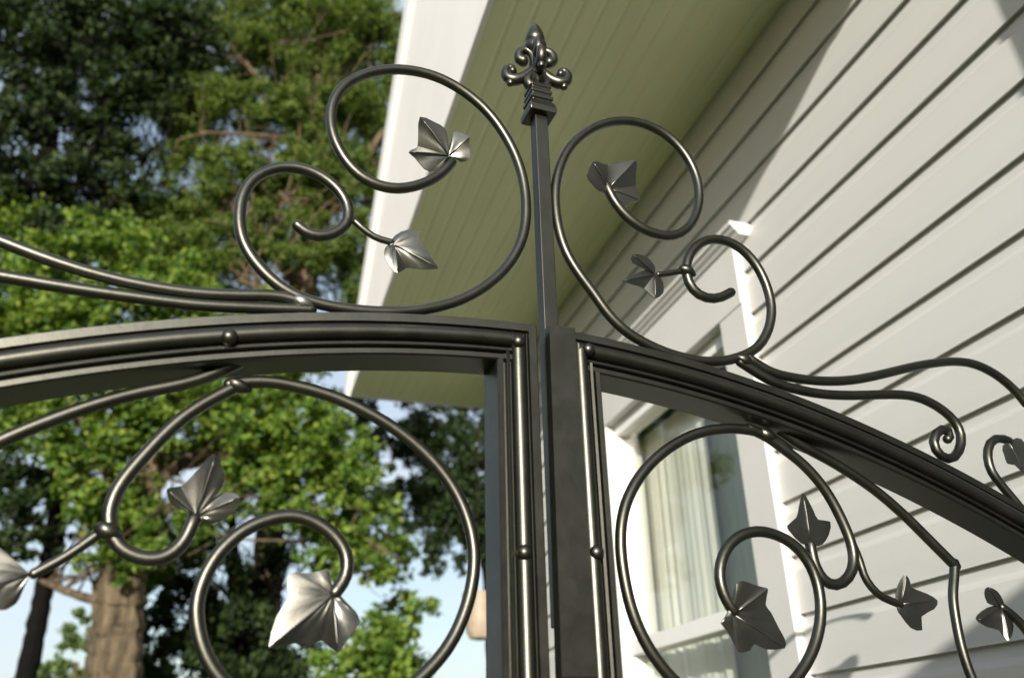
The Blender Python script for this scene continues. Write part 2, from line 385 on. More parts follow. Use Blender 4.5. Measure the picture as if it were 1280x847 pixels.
  (5.9, [(3000,-1001),(2929,-956),(2857,-912),(2782,-874),(2699,-845),(2607,-826),(2509,-818),(2411,-817),(2313,-822),(2213,-833),(2115,-851),(2019,-873),(1923,-900),(1828,-932),(1735,-971),(1645,-1016),(1558,-1066),(1473,-1120),(1392,-1176),(1316,-1235),(1243,-1297),(1175,-1361),(1112,-1428),(1053,-1497),(999,-1569),(950,-1643),(907,-1717),(871,-1790),(842,-1864),(819,-1937),(801,-2010),(788,-2082),(779,-2155),(774,-2228),(773,-2302),(775,-2376),(780,-2448),(787,-2520),(796,-2593),(807,-2664),(820,-2734),(836,-2801),(855,-2867),(876,-2931),(901,-2992),(929,-3052),(960,-3110),(994,-3167),(1032,-3223),(1071,-3276),(1114,-3327),(1159,-3376),(1208,-3422),(1260,-3466),(1315,-3506),(1374,-3543),(1437,-3577),(1505,-3608),(1577,-3635),(1653,-3658),(1730,-3674),(1810,-3683),(1893,-3683),(1978,-3675),(2062,-3663),(2146,-3646),(2229,-3623),(2313,-3593),(2393,-3557),(2468,-3516),(2540,-3470),(2609,-3418),(2674,-3362),(2735,-3304),(2793,-3243),(2849,-3178),(2900,-3110),(2945,-3038),(2985,-2963),(3020,-2886),(3047,-2808),(3067,-2731),(3080,-2655),(3085,-2580),(3084,-2506),(3075,-2433),(3059,-2362),(3035,-2294),(3000,-2230),(2956,-2169),(2902,-2113),(2838,-2065),(2763,-2025),(2679,-1994),(2591,-1973),(2501,-1962),(2410,-1964),(2316,-1981),(2223,-2013),(2137,-2058),(2060,-2115),(1996,-2181),(1946,-2252),(1910,-2325),(1887,-2400),(1877,-2474),(1881,-2546),(1896,-2616),(1922,-2680),(1956,-2740),(1996,-2796)]),
  (5.9, [(2499,-798),(2588,-823),(2675,-851),(2758,-886),(2836,-929),(2911,-976),(2984,-1022),(3056,-1068),(3127,-1118),(3193,-1171),(3254,-1229),(3311,-1289),(3364,-1354),(3412,-1420),(3453,-1488),(3489,-1558),(3521,-1629),(3550,-1701),(3576,-1774),(3600,-1849),(3620,-1924),(3634,-1998),(3640,-2075),(3635,-2154),(3615,-2232),(3573,-2311),(3507,-2386),(3421,-2444),(3324,-2473),(3237,-2464),(3171,-2424),(3126,-2364),(3098,-2294),(3083,-2220),(3079,-2141),(3081,-2060)]),
  (4.4, [(3658,-2024),(3683,-2104),(3704,-2186),(3715,-2262),(3726,-2340),(3754,-2412),(3799,-2479),(3860,-2538),(3934,-2580),(4022,-2610),(4114,-2637),(4144,-2646)]),
  (5.9, [(2935,-778),(3005,-821),(3078,-863),(3159,-906),(3239,-944),(3319,-976),(3405,-1010),(3495,-1045),(3584,-1082),(3670,-1120),(3751,-1160),(3833,-1201),(3915,-1243),(3995,-1287),(4072,-1331),(4147,-1378),(4221,-1428),(4292,-1479),(4359,-1531),(4423,-1582),(4486,-1634),(4549,-1688),(4610,-1743),(4668,-1797),(4728,-1853),(4788,-1909),(4847,-1965),(4908,-2021),(4969,-2078),(5031,-2136),(5092,-2193)]),
  (5.4, [(5086,-2139),(5060,-2217),(5029,-2300),(4992,-2385),(4954,-2475),(4927,-2564),(4911,-2648),(4900,-2732),(4892,-2815),(4885,-2896),(4881,-2975),(4880,-3054),(4883,-3130),(4889,-3200),(4898,-3269),(4911,-3340),(4928,-3409),(4948,-3475),(4971,-3541),(4998,-3606),(5030,-3669),(5069,-3728),(5119,-3783),(5177,-3834),(5240,-3883),(5304,-3931),(5346,-3964)]),
  (5.4, [(5624,-2618),(5705,-2666),(5780,-2718),(5844,-2772),(5899,-2832),(5945,-2898),(5983,-2970),(5998,-3049),(5979,-3129),(5935,-3209),(5877,-3293),(5819,-3376),(5800,-3403)]),
 ],
}   # radius in mm, centre line in tenths of a mm along / up the gate
GATE_LEAVES = {
 'L': [
  ('silver sheened leaf curling up inside the large upper ring', (-1037,2062), [(-1091,1987,229),(-1138,1909,231),(-1182,1842,229),(-1242,1822,224),(-1306,1833,216),(-1368,1882,203),(-1426,1935,186),(-1478,1954,169),(-1510,1964,150),(-1483,2021,184),(-1441,2075,215),(-1408,2114,245),(-1382,2169,272),(-1387,2228,233),(-1399,2305,189),(-1415,2386,138),(-1413,2435,84),(-1336,2457,102),(-1243,2445,121),(-1159,2434,136),(-1092,2406,151),(-1067,2349,170),(-1059,2284,189),(-1051,2210,206),(-1040,2183,216),(-1021,2285,193),(-992,2396,161),(-949,2393,135),(-903,2357,110),(-861,2330,84),(-833,2291,60),(-827,2265,79),(-829,2221,101),(-808,2140,119),(-798,2062,137),(-838,2025,159),(-889,2015,180),(-910,2046,191),(-939,2075,202),(-1011,2047,221)], 11, [8, 16, 30]),
  ('leaf folded downwards on a short stem beside the small ring', (-1623,755), [(-1685,745,212),(-1703,717,206),(-1711,694,200),(-1717,647,194),(-1710,590,188),(-1676,517,181),(-1637,451,171),(-1607,414,159),(-1578,401,147),(-1532,449,181),(-1489,504,214),(-1465,541,247),(-1444,539,226),(-1380,530,204),(-1303,519,178),(-1220,516,144),(-1162,517,108),(-1165,549,119),(-1196,592,133),(-1225,650,144),(-1262,718,153),(-1317,798,160),(-1363,873,164),(-1359,930,167),(-1359,969,172),(-1414,982,180),(-1485,972,188),(-1550,938,196),(-1607,886,205),(-1652,816,214)], 10, [8, 16]),
  ('three lobed leaf standing upright at the end of a hooked rod', (-3175,-2218), [(-3295,-2160,214),(-3351,-2142,200),(-3389,-2122,181),(-3421,-2074,153),(-3432,-2028,121),(-3399,-1999,153),(-3353,-1981,182),(-3328,-1965,213),(-3300,-1949,189),(-3249,-1884,154),(-3196,-1810,114),(-3156,-1754,73),(-3122,-1722,35),(-3091,-1733,6),(-3060,-1760,31),(-3023,-1824,61),(-2996,-1896,91),(-2992,-1940,117),(-3005,-1979,142),(-3052,-2032,170),(-3087,-2068,192),(-3060,-2055,172),(-3012,-2027,145),(-2973,-2017,119),(-2934,-2018,92),(-2889,-2036,65),(-2855,-2068,41),(-2848,-2104,61),(-2861,-2147,86),(-2897,-2193,115),(-2943,-2233,142),(-2987,-2258,164),(-3030,-2270,183),(-3062,-2271,196),(-3107,-2255,208),(-3200,-2208,220)], 10, [4, 13, 26]),
  ('broad leaf hanging under the lower spiral with bright folds', (-2005,-2808), [(-2022,-2700,209),(-2037,-2650,201),(-2041,-2617,191),(-2058,-2600,185),(-2088,-2598,183),(-2147,-2614,185),(-2219,-2633,189),(-2302,-2632,190),(-2371,-2638,189),(-2390,-2679,188),(-2388,-2733,188),(-2376,-2788,188),(-2371,-2849,188),(-2406,-2909,187),(-2448,-2985,187),(-2479,-3116,187),(-2488,-3228,182),(-2443,-3234,203),(-2378,-3209,219),(-2321,-3195,234),(-2262,-3184,247),(-2199,-3192,259),(-2140,-3197,271),(-2097,-3172,279),(-2051,-3156,287),(-1995,-3215,219),(-1942,-3264,143),(-1896,-3217,152),(-1855,-3142,158),(-1803,-3075,160),(-1768,-3011,163),(-1786,-2958,173),(-1823,-2913,186),(-1852,-2882,197),(-1891,-2846,207),(-1959,-2773,214)], 12, [16, 26]),
  ('leaf cut by the left edge of the photograph', (-4295,-2742), [(-4362,-2712,207),(-4406,-2671,196),(-4457,-2632,183),(-4497,-2591,169),(-4532,-2565,155),(-4567,-2576,147),(-4596,-2607,142),(-4620,-2652,139),(-4628,-2699,137),(-4592,-2730,138),(-4562,-2759,138),(-4599,-2796,128),(-4636,-2836,117),(-4615,-2889,116),(-4582,-2928,136),(-4558,-2924,151),(-4530,-2921,165),(-4488,-2967,183),(-4443,-3009,201),(-4405,-3001,212),(-4373,-2975,219),(-4351,-2952,225),(-4338,-2918,228),(-4339,-2860,226),(-4346,-2798,221),(-4349,-2752,218)], 9, [13]),
 ],
 'R': [
  ('square folded leaf inside the right upper ring', (972,2095), [(846,2035,182),(778,2053,158),(731,2081,137),(678,2103,112),(649,2144,89),(677,2247,71),(728,2343,58),(804,2390,93),(880,2410,129),(934,2430,158),(1000,2460,187),(1095,2497,185),(1203,2545,181),(1311,2599,172),(1387,2612,157),(1415,2563,195),(1412,2472,229),(1418,2386,260),(1428,2310,289),(1430,2239,275),(1434,2183,260),(1441,2121,245),(1425,2059,224),(1367,2031,232),(1292,2000,235),(1239,1951,240),(1192,1924,244),(1155,1976,243),(1098,2037,235),(975,2043,214)], 7, [6, 14, 22]),
  ('small dark leaf pointing left beside the right small ring', (1490,993), [(1425,1049,176),(1387,1040,162),(1342,1026,145),(1238,1017,109),(1143,1019,70),(1113,1057,42),(1128,1099,28),(1221,1145,62),(1333,1169,103),(1428,1151,143),(1496,1117,176),(1513,1090,191),(1491,1062,196),(1415,1031,176),(1319,992,149),(1225,931,124),(1132,861,96),(1022,784,60),(966,724,37),(1097,749,101),(1259,780,164),(1338,782,203),(1373,750,197),(1418,702,194),(1463,669,185),(1540,715,208),(1605,785,225),(1628,864,231),(1624,936,229),(1601,974,225),(1560,1000,217),(1495,1032,201)], 6, [6, 18, 24]),
  ('pointed dark leaf rising from a hook under the right rail', (3064,-2065), [(2945,-2064,178),(2862,-2018,158),(2797,-1965,141),(2755,-1933,127),(2750,-1900,121),(2822,-1849,131),(2907,-1793,143),(2937,-1742,143),(2957,-1685,139),(2996,-1590,136),(3035,-1519,134),(3083,-1539,150),(3126,-1593,166),(3159,-1640,180),(3190,-1688,192),(3213,-1738,203),(3253,-1776,215),(3360,-1771,238),(3452,-1773,259),(3444,-1842,262),(3394,-1925,256),(3334,-1991,248),(3266,-2043,237),(3204,-2065,228),(3135,-2073,216),(3042,-2076,199)], 6, [10]),
  ('broad dark leaf at the end of the right lower spiral', (1960,-2824), [(1952,-2732,185),(1967,-2686,171),(1975,-2643,156),(1985,-2592,138),(2001,-2546,122),(2026,-2518,111),(2069,-2507,107),(2149,-2521,117),(2236,-2542,130),(2311,-2551,135),(2365,-2559,136),(2382,-2568,132),(2411,-2582,174),(2418,-2639,222),(2429,-2701,269),(2450,-2738,271),(2488,-2777,276),(2533,-2851,290),(2577,-2928,302),(2609,-2981,305),(2627,-3028,303),(2633,-3078,299),(2598,-3119,288),(2490,-3136,287),(2363,-3136,280),(2281,-3109,271),(2221,-3088,264),(2196,-3113,271),(2175,-3147,280),(2115,-3166,281),(2056,-3172,278),(2033,-3163,278),(2012,-3133,273),(1967,-3066,254),(1914,-2994,232),(1857,-2947,214),(1819,-2910,202),(1836,-2883,201),(1875,-2852,203),(1917,-2794,198)], 9, [11, 22]),
  ('small dark leaf on a stem left of the kinked rod', (4133,-2647), [(4079,-2530,164),(4117,-2449,145),(4164,-2384,128),(4195,-2351,113),(4219,-2346,103),(4275,-2370,137),(4321,-2407,170),(4337,-2433,193),(4375,-2456,218),(4480,-2481,230),(4600,-2507,242),(4685,-2539,245),(4726,-2577,239),(4725,-2619,253),(4673,-2666,261),(4562,-2707,257),(4457,-2755,254),(4454,-2831,270),(4457,-2894,286),(4378,-2901,279),(4282,-2877,261),(4206,-2822,241),(4144,-2762,221),(4109,-2732,211),(4091,-2696,203),(4079,-2617,188)], 6, [4, 12]),
  ('small black leaf at the right edge before the shaded siding', (5597,-2631), [(5502,-2608,185),(5446,-2605,169),(5367,-2593,145),(5325,-2544,121),(5304,-2490,98),(5313,-2451,82),(5349,-2430,75),(5455,-2434,109),(5562,-2458,145),(5630,-2499,175),(5675,-2546,198),(5699,-2591,216),(5703,-2631,218),(5711,-2650,219),(5725,-2675,220),(5758,-2738,228),(5773,-2812,231),(5728,-2884,224),(5661,-2944,209),(5599,-2982,193),(5577,-2985,208),(5561,-2933,217),(5524,-2873,219),(5441,-2856,216),(5303,-2852,171),(5172,-2830,124),(5067,-2804,79),(5065,-2774,84),(5111,-2740,99),(5219,-2691,124),(5340,-2646,148),(5441,-2623,170)], 6, [6, 19, 26]),
  ('dark leaf at the tip of the short hook on the right rail', (6495,-530), [(6394,-593,195),(6369,-658,197),(6387,-719,206),(6390,-782,210),(6410,-831,214),(6469,-833,218),(6541,-831,222),(6603,-877,228),(6660,-908,230),(6741,-852,244),(6809,-769,252),(6852,-689,255),(6874,-610,254),(6876,-540,250),(6854,-484,244),(6806,-449,235),(6720,-448,225),(6550,-510,210)], 6, [8]),
 ],
}
RIVETS = {'L': [(-3112,-659),(-347,-278),(-347,-2399)], 'R': [(440,-249),(379,-2357)]}
WELDS = {'L': [(-2490,-78),(-2976,-1015),(-3816,-2383)], 'R': [(2568,49),(1946,1130),(2734,-859)]}
TREES = [
 ('broadleaf_tree', 'bright green broadleaf tree with thick furrowed brown trunk behind the left gate leaf',
  [(-0.94,9.00,1.61,0.271),(-0.99,9.00,2.25,0.223),(-1.03,9.00,2.73,0.210),(-1.07,9.00,3.17,0.211),(-1.10,9.00,3.70,0.194),(-1.02,9.00,4.35,0.185),(-0.97,9.10,4.73,0.124),(-0.96,9.20,5.13,0.060)],
  [[(-1.08,9.00,3.54,0.092),(-0.90,9.00,3.79,0.071),(-0.56,9.00,4.05,0.048),(0.04,8.90,4.22,0.025)],[(-1.08,9.00,3.78,0.094),(-1.52,9.00,4.48,0.064),(-2.01,8.90,5.17,0.032)],[(-0.97,9.10,4.73,0.083),(-0.36,9.00,5.58,0.052),(0.38,8.90,5.82,0.027)],[(-1.00,9.00,4.18,0.080),(-0.31,9.00,4.49,0.058),(0.86,8.80,3.83,0.029),(1.51,8.70,3.43,0.016)],[(-1.21,9.10,3.02,0.053),(-1.45,9.30,3.10,0.042),(-1.68,9.50,3.20,0.035),(-1.91,9.70,3.31,0.024)]],
  [(-2.32,8.60,6.26,0.49,1.00),(-1.68,8.60,6.46,0.55,1.00),(-1.02,8.60,6.07,0.51,1.00),(-2.41,8.60,5.60,0.47,1.00),(-1.88,8.60,5.49,0.56,1.00),(-0.29,8.60,5.69,0.51,0.90),(0.38,8.80,5.77,0.44,0.80),(-2.17,8.50,4.57,0.45,1.00),(-1.55,8.50,4.55,0.46,1.10),(-1.03,8.50,4.84,0.51,1.10),(-1.51,8.50,3.96,0.38,1.00),(-1.18,8.60,3.97,0.41,0.90),(-0.49,8.50,4.72,0.52,1.10),(0.04,8.50,4.77,0.53,1.10),(0.65,8.60,4.73,0.50,1.00),(-0.11,8.60,4.12,0.47,1.00),(0.46,8.60,4.12,0.48,0.90),(0.98,8.70,4.31,0.37,0.80),(1.18,8.70,3.74,0.37,0.60),(0.70,8.70,3.71,0.34,0.55),(0.88,8.70,3.33,0.28,0.40),(1.36,8.70,3.35,0.28,0.40),(-1.21,8.60,5.48,0.41,1.00),(1.26,8.40,2.62,0.37,0.75),(0.99,8.40,2.28,0.40,1.00),(1.62,8.50,2.86,0.27,0.50),(1.50,8.40,2.28,0.29,0.80),(-1.27,8.50,3.35,0.26,0.50),(-0.90,8.50,3.33,0.29,0.60),(-0.67,8.60,3.62,0.34,0.90),(-1.13,8.60,3.67,0.30,0.80),(-2.85,9.80,7.10,0.62,0.75),(-1.91,9.80,6.96,0.68,0.75),(-1.05,9.80,6.63,0.63,0.75),(-2.87,9.80,6.15,0.59,0.75),(-2.16,9.80,6.12,0.70,0.75),(-0.20,9.80,6.45,0.64,0.75),(0.34,10.00,6.11,0.55,0.75),(-2.42,9.70,4.89,0.56,0.75),(-1.61,9.70,4.95,0.57,0.75),(-1.24,9.70,5.34,0.64,0.75),(-1.68,9.70,4.41,0.48,0.75),(-1.53,9.80,4.48,0.52,0.75),(-0.57,9.70,5.02,0.64,0.75),(0.16,9.70,5.16,0.66,0.75),(0.60,9.80,5.17,0.62,0.75),(-0.14,9.80,4.56,0.59,0.75),(0.66,9.80,4.64,0.61,0.75),(1.02,9.90,4.49,0.46,0.75),(1.38,9.90,3.93,0.46,0.75),(0.98,9.90,3.99,0.42,0.75),(0.93,9.90,3.61,0.34,0.75),(1.61,9.90,3.70,0.35,0.75),(-1.58,9.80,6.21,0.51,0.75),(1.42,9.60,2.65,0.46,0.75),(1.24,9.60,2.32,0.50,0.75),(1.70,9.70,3.04,0.34,0.75),(1.71,9.60,2.44,0.37,0.75),(-1.35,9.70,3.74,0.33,0.75),(-1.09,9.70,3.41,0.36,0.75),(-0.72,9.80,3.81,0.42,0.75),(-1.13,9.80,3.94,0.37,0.75)], 0.082, 'green'),
 ('shade_dark_tree', 'tree with slender leaning trunk at the upper left corner, shade put into its near black colour',  # shade put into the leaf and bark colour
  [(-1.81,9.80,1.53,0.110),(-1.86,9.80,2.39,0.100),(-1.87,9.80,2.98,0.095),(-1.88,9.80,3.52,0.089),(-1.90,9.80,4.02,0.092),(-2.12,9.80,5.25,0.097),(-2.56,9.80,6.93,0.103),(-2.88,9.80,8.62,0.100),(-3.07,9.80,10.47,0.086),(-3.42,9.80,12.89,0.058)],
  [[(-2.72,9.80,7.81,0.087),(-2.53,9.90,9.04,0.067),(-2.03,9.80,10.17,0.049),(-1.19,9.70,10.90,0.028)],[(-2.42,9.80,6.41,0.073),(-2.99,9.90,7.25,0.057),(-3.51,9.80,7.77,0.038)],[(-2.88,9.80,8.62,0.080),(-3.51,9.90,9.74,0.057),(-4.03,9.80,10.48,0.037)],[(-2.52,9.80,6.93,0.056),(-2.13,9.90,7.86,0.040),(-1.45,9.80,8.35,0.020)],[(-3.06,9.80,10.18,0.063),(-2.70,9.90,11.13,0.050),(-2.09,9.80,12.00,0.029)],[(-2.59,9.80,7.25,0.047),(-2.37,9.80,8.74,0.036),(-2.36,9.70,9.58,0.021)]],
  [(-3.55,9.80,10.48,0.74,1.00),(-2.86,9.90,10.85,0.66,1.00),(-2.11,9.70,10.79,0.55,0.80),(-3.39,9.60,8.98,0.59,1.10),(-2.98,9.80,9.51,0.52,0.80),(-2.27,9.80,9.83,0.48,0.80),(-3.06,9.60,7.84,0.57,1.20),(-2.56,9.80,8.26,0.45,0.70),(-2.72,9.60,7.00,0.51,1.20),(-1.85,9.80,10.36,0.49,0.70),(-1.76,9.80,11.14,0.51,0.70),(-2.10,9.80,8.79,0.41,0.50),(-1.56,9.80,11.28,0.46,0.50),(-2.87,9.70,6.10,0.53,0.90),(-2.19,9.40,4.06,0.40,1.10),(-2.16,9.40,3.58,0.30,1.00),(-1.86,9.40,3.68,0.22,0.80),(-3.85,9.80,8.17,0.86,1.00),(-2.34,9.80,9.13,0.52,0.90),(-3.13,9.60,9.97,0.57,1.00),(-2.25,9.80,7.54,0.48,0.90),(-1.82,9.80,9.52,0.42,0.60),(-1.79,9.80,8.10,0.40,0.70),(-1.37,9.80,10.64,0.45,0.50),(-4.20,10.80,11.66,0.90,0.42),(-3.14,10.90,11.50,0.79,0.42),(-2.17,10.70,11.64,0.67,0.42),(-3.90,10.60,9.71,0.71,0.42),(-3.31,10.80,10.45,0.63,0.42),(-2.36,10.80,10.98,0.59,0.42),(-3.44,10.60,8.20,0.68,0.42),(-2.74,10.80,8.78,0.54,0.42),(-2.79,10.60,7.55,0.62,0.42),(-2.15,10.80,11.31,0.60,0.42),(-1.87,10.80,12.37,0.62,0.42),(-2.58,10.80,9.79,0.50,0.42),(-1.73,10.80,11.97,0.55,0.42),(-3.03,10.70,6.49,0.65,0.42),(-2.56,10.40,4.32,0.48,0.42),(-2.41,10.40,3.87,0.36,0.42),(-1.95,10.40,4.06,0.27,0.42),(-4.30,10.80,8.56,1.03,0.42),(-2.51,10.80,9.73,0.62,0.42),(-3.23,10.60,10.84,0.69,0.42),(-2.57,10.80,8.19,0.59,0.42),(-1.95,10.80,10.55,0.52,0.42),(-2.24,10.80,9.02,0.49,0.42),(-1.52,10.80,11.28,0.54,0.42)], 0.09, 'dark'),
 ('feathery_tree', 'olive green feathery tree with many bare brown twigs left of the white gable',
  [(0.44,10.90,1.47,0.175),(0.34,10.90,2.92,0.168),(0.26,10.80,4.60,0.159),(0.33,10.60,6.38,0.147),(0.42,10.50,7.68,0.143),(0.38,10.50,9.58,0.153),(0.27,10.50,11.76,0.114),(0.12,10.50,14.68,0.069)],
  [[(0.49,10.50,7.19,0.086),(-0.20,10.20,7.91,0.059),(-0.76,10.00,8.31,0.032)],[(0.43,10.50,8.20,0.090),(0.89,10.20,9.18,0.063),(1.39,10.00,10.15,0.041)],[(0.38,10.50,9.58,0.082),(-0.34,10.20,10.37,0.052),(-0.97,10.00,10.94,0.029)],[(0.32,10.50,10.79,0.073),(0.86,10.20,11.63,0.050),(1.43,10.00,12.28,0.025)],[(0.53,10.50,6.71,0.074),(-0.02,10.00,6.97,0.046),(-0.42,9.80,7.03,0.025)],[(0.35,10.50,9.87,0.059),(-0.37,10.00,9.46,0.033),(-1.18,9.80,9.19,0.016)],[(0.48,10.40,7.76,0.066),(0.17,10.00,8.22,0.043),(-0.07,9.80,8.43,0.021)]],
  [(-0.75,10.00,9.95,0.56,0.80),(-0.42,10.00,11.09,0.59,0.70),(0.23,10.00,11.60,0.67,0.80),(0.95,10.00,11.80,0.62,0.80),(-0.20,10.00,9.93,0.57,0.90),(0.45,10.00,10.23,0.58,0.90),(1.08,10.00,10.39,0.59,0.80),(-0.61,10.00,8.73,0.54,1.00),(0.01,10.00,8.85,0.55,1.00),(0.70,10.00,8.99,0.62,1.00),(1.26,10.00,9.10,0.46,0.80),(-0.20,10.00,7.78,0.52,1.00),(0.42,10.00,7.76,0.53,1.00),(0.94,10.00,7.84,0.54,1.00),(-1.29,10.20,9.99,0.51,0.80),(-1.38,10.20,9.13,0.44,0.80),(1.09,10.00,7.01,0.52,1.00),(-1.06,10.20,8.26,0.53,1.00),(1.52,10.40,12.00,0.52,0.70),(-0.85,10.00,7.43,0.56,1.00),(-1.47,10.20,7.69,0.51,1.00),(-0.52,10.00,12.04,0.61,0.60),(0.65,10.00,12.75,0.64,0.70),(-1.92,10.20,8.11,0.46,0.80),(-1.75,10.40,10.20,0.46,0.60),(-1.06,10.20,11.76,0.48,0.50),(-0.07,10.20,12.57,0.57,0.70),(-0.75,10.00,11.00,0.47,0.60),(1.53,10.20,10.66,0.49,0.70),(-1.77,10.40,11.11,0.41,0.40),(-1.11,11.20,11.22,0.69,0.70),(-0.50,11.20,11.95,0.72,0.70),(0.43,11.20,12.70,0.82,0.70),(0.85,11.20,12.97,0.76,0.70),(-0.24,11.20,11.07,0.70,0.70),(0.69,11.20,11.59,0.73,0.70),(1.07,11.20,11.07,0.72,0.70),(-0.62,11.20,9.43,0.66,0.70),(0.25,11.20,9.72,0.68,0.70),(0.69,11.20,9.93,0.76,0.70),(1.51,11.20,10.22,0.57,0.70),(-0.48,11.20,8.77,0.65,0.70),(0.44,11.20,8.28,0.65,0.70),(1.20,11.20,8.51,0.66,0.70),(-1.62,11.40,10.94,0.62,0.70),(-1.56,11.40,10.14,0.54,0.70),(1.40,11.20,7.90,0.65,0.70),(-1.28,11.40,8.75,0.64,0.70),(1.76,11.60,13.00,0.63,0.70),(-0.73,11.20,8.12,0.69,0.70),(-1.74,11.40,8.45,0.63,0.70),(-0.50,11.20,13.56,0.76,0.70),(0.42,11.20,14.40,0.79,0.70),(-2.15,11.40,8.66,0.57,0.70),(-1.80,11.60,11.10,0.56,0.70),(-1.39,11.40,12.90,0.59,0.70),(-0.09,11.40,14.02,0.70,0.70),(-0.68,11.20,12.47,0.58,0.70),(1.56,11.40,11.35,0.59,0.70),(-1.90,11.60,12.03,0.50,0.70)], 0.085, 'olive'),
 ('shade_stand_in_tree', 'dark tree standing in for shaded foliage right of the thick trunk inside the left lower ring',  # added tree, its dark colour stands in for shaded foliage
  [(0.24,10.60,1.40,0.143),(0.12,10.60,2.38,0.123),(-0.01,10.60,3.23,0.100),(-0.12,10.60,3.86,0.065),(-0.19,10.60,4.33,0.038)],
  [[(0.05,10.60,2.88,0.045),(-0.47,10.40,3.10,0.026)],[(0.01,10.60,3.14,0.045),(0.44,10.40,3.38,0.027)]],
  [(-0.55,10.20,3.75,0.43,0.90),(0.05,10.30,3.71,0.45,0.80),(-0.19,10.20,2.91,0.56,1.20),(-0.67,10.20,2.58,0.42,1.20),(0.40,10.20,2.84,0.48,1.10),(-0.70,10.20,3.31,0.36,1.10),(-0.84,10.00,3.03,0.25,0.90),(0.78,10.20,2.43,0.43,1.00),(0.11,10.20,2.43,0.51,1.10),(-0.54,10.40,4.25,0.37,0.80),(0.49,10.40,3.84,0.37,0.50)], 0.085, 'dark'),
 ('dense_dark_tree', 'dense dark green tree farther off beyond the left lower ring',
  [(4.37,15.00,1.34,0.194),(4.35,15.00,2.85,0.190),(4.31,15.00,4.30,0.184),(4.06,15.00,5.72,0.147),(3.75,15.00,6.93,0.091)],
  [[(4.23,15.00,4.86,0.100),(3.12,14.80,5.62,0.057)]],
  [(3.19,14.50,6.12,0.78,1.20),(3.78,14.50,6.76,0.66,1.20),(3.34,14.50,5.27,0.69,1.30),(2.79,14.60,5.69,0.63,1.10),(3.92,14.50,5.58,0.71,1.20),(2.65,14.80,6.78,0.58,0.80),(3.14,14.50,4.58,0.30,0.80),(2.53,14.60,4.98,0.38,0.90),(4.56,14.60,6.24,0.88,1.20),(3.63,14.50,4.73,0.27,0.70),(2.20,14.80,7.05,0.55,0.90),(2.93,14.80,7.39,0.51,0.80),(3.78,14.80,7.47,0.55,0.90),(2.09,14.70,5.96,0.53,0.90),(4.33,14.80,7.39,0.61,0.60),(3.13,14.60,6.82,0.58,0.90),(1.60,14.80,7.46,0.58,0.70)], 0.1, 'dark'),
 ('far_shrub', 'pale green rounded shrub low behind the thick trunk',
  [(-2.23,17.00,1.38,0.129),(-2.39,17.00,2.39,0.106),(-2.52,17.00,3.26,0.054)],
  [],
  [(-2.71,17.00,3.00,0.43,1.60),(-2.52,17.00,3.64,0.33,1.40),(-2.16,17.00,3.01,0.41,1.50),(-3.09,17.00,2.76,0.40,1.40),(-2.51,17.00,4.11,0.20,1.20),(-2.95,17.00,3.28,0.22,1.20)], 0.12, 'pale'),
]   # trunk path (x,y,z,radius), limb paths, foliage clumps (x,y,z,radius,density), leaf length, kind
HANGING = (1.62,6.00,2.54)

# ------------------------------------------------------------------ ground
g_ = MB()
g_.add([(-900, -900, 0), (900, -900, 0), (900, 900, 0), (-900, 900, 0)], [(0, 1, 2, 3)])
tag(g_.build('ground', 'lawn'), kind='structure')
g_ = MB(); g_.add([(-.9, .9, .004), (L - .3, .9, .004), (L - .3, 8, .004), (-.9, 8, .004)], [(0, 1, 2, 3)])
tag(g_.build('bounce_path', 'path'), kind='structure')  # unseen pale strip added to bounce light onto the soffit

# ------------------------------------------------------------------ house
house = empty('house', (L, 1.5 * L, 0))
tag(house, 'cream lap sided house wall with overhanging gable right of the gate', 'house')
H0 = CAMZ                      # heights below are measured from the viewer's eye
SOF = 1.479 * L + H0           # underside of the overhang
CRS = 0.1038 * L
ROW0 = 0.1336 * L + H0
WY0, WY1 = 1.505 * L, 2.18 * L           # window opening along the wall
WZ0, WZ1 = -0.33 * L + H0, 0.885 * L + H0
CW = 0.096 * L                            # casing width
Y_NEAR, Y_FAR = -3.2, 3.4 * L

b = MB()
xs, xe = L + .012, L + .10
b.box((xs, Y_NEAR, 0), (xe, WY0, SOF + .3)); b.box((xs, WY1, 0), (xe, Y_FAR, SOF + .3))
b.box((xs, WY0, 0), (xe, WY1, WZ0)); b.box((xs, WY0, WZ1), (xe, WY1, SOF + .3))
b.box((L + .012, Y_FAR - .1, 0), (L + 4, Y_FAR - .002, SOF + .3))
b.build('wall', 'siding', house)
b = MB(); b.box((L - .02, Y_FAR - .1, .2), (L + .011, Y_FAR + .01, SOF - .002)); b.build('corner_board', 'trim', house)
b = MB(); b.box((L - .01, Y_NEAR, 0), (L + .011, Y_FAR - .11, .31)); b.build('foundation', 'stucco', house)

def board_mesh(y0, y1):
    c = CRS
    prof = [(-.0175, 0), (-.0168, .003), (-.0150, .72 * c), (-.0130, .765 * c), (-.0070, .82 * c), (-.0048, 1.0 * c + .012), (.006, 1.0 * c + .012), (.006, .0065), (-.0050, .0065), (-.0125, .004), (-.0135, 0)]
    v = [(x_, y_, z_) for y_ in (y0, y1) for x_, z_ in prof]
    k = len(prof)
    f = [tuple(range(k)), tuple(range(2 * k - 1, k - 1, -1))] + [(i, (i + 1) % k, k + (i + 1) % k, k + i) for i in range(k)]
    bm = bmesh.new(); vv = [bm.verts.new(q) for q in v]
    for q in f: bm.faces.new([vv[i] for i in q])
    bmesh.ops.recalc_face_normals(bm, faces=bm.faces)
    me = bpy.data.meshes.new('siding_board'); bm.to_mesh(me); bm.free()
    me.materials.append(M['siding'])
    return me

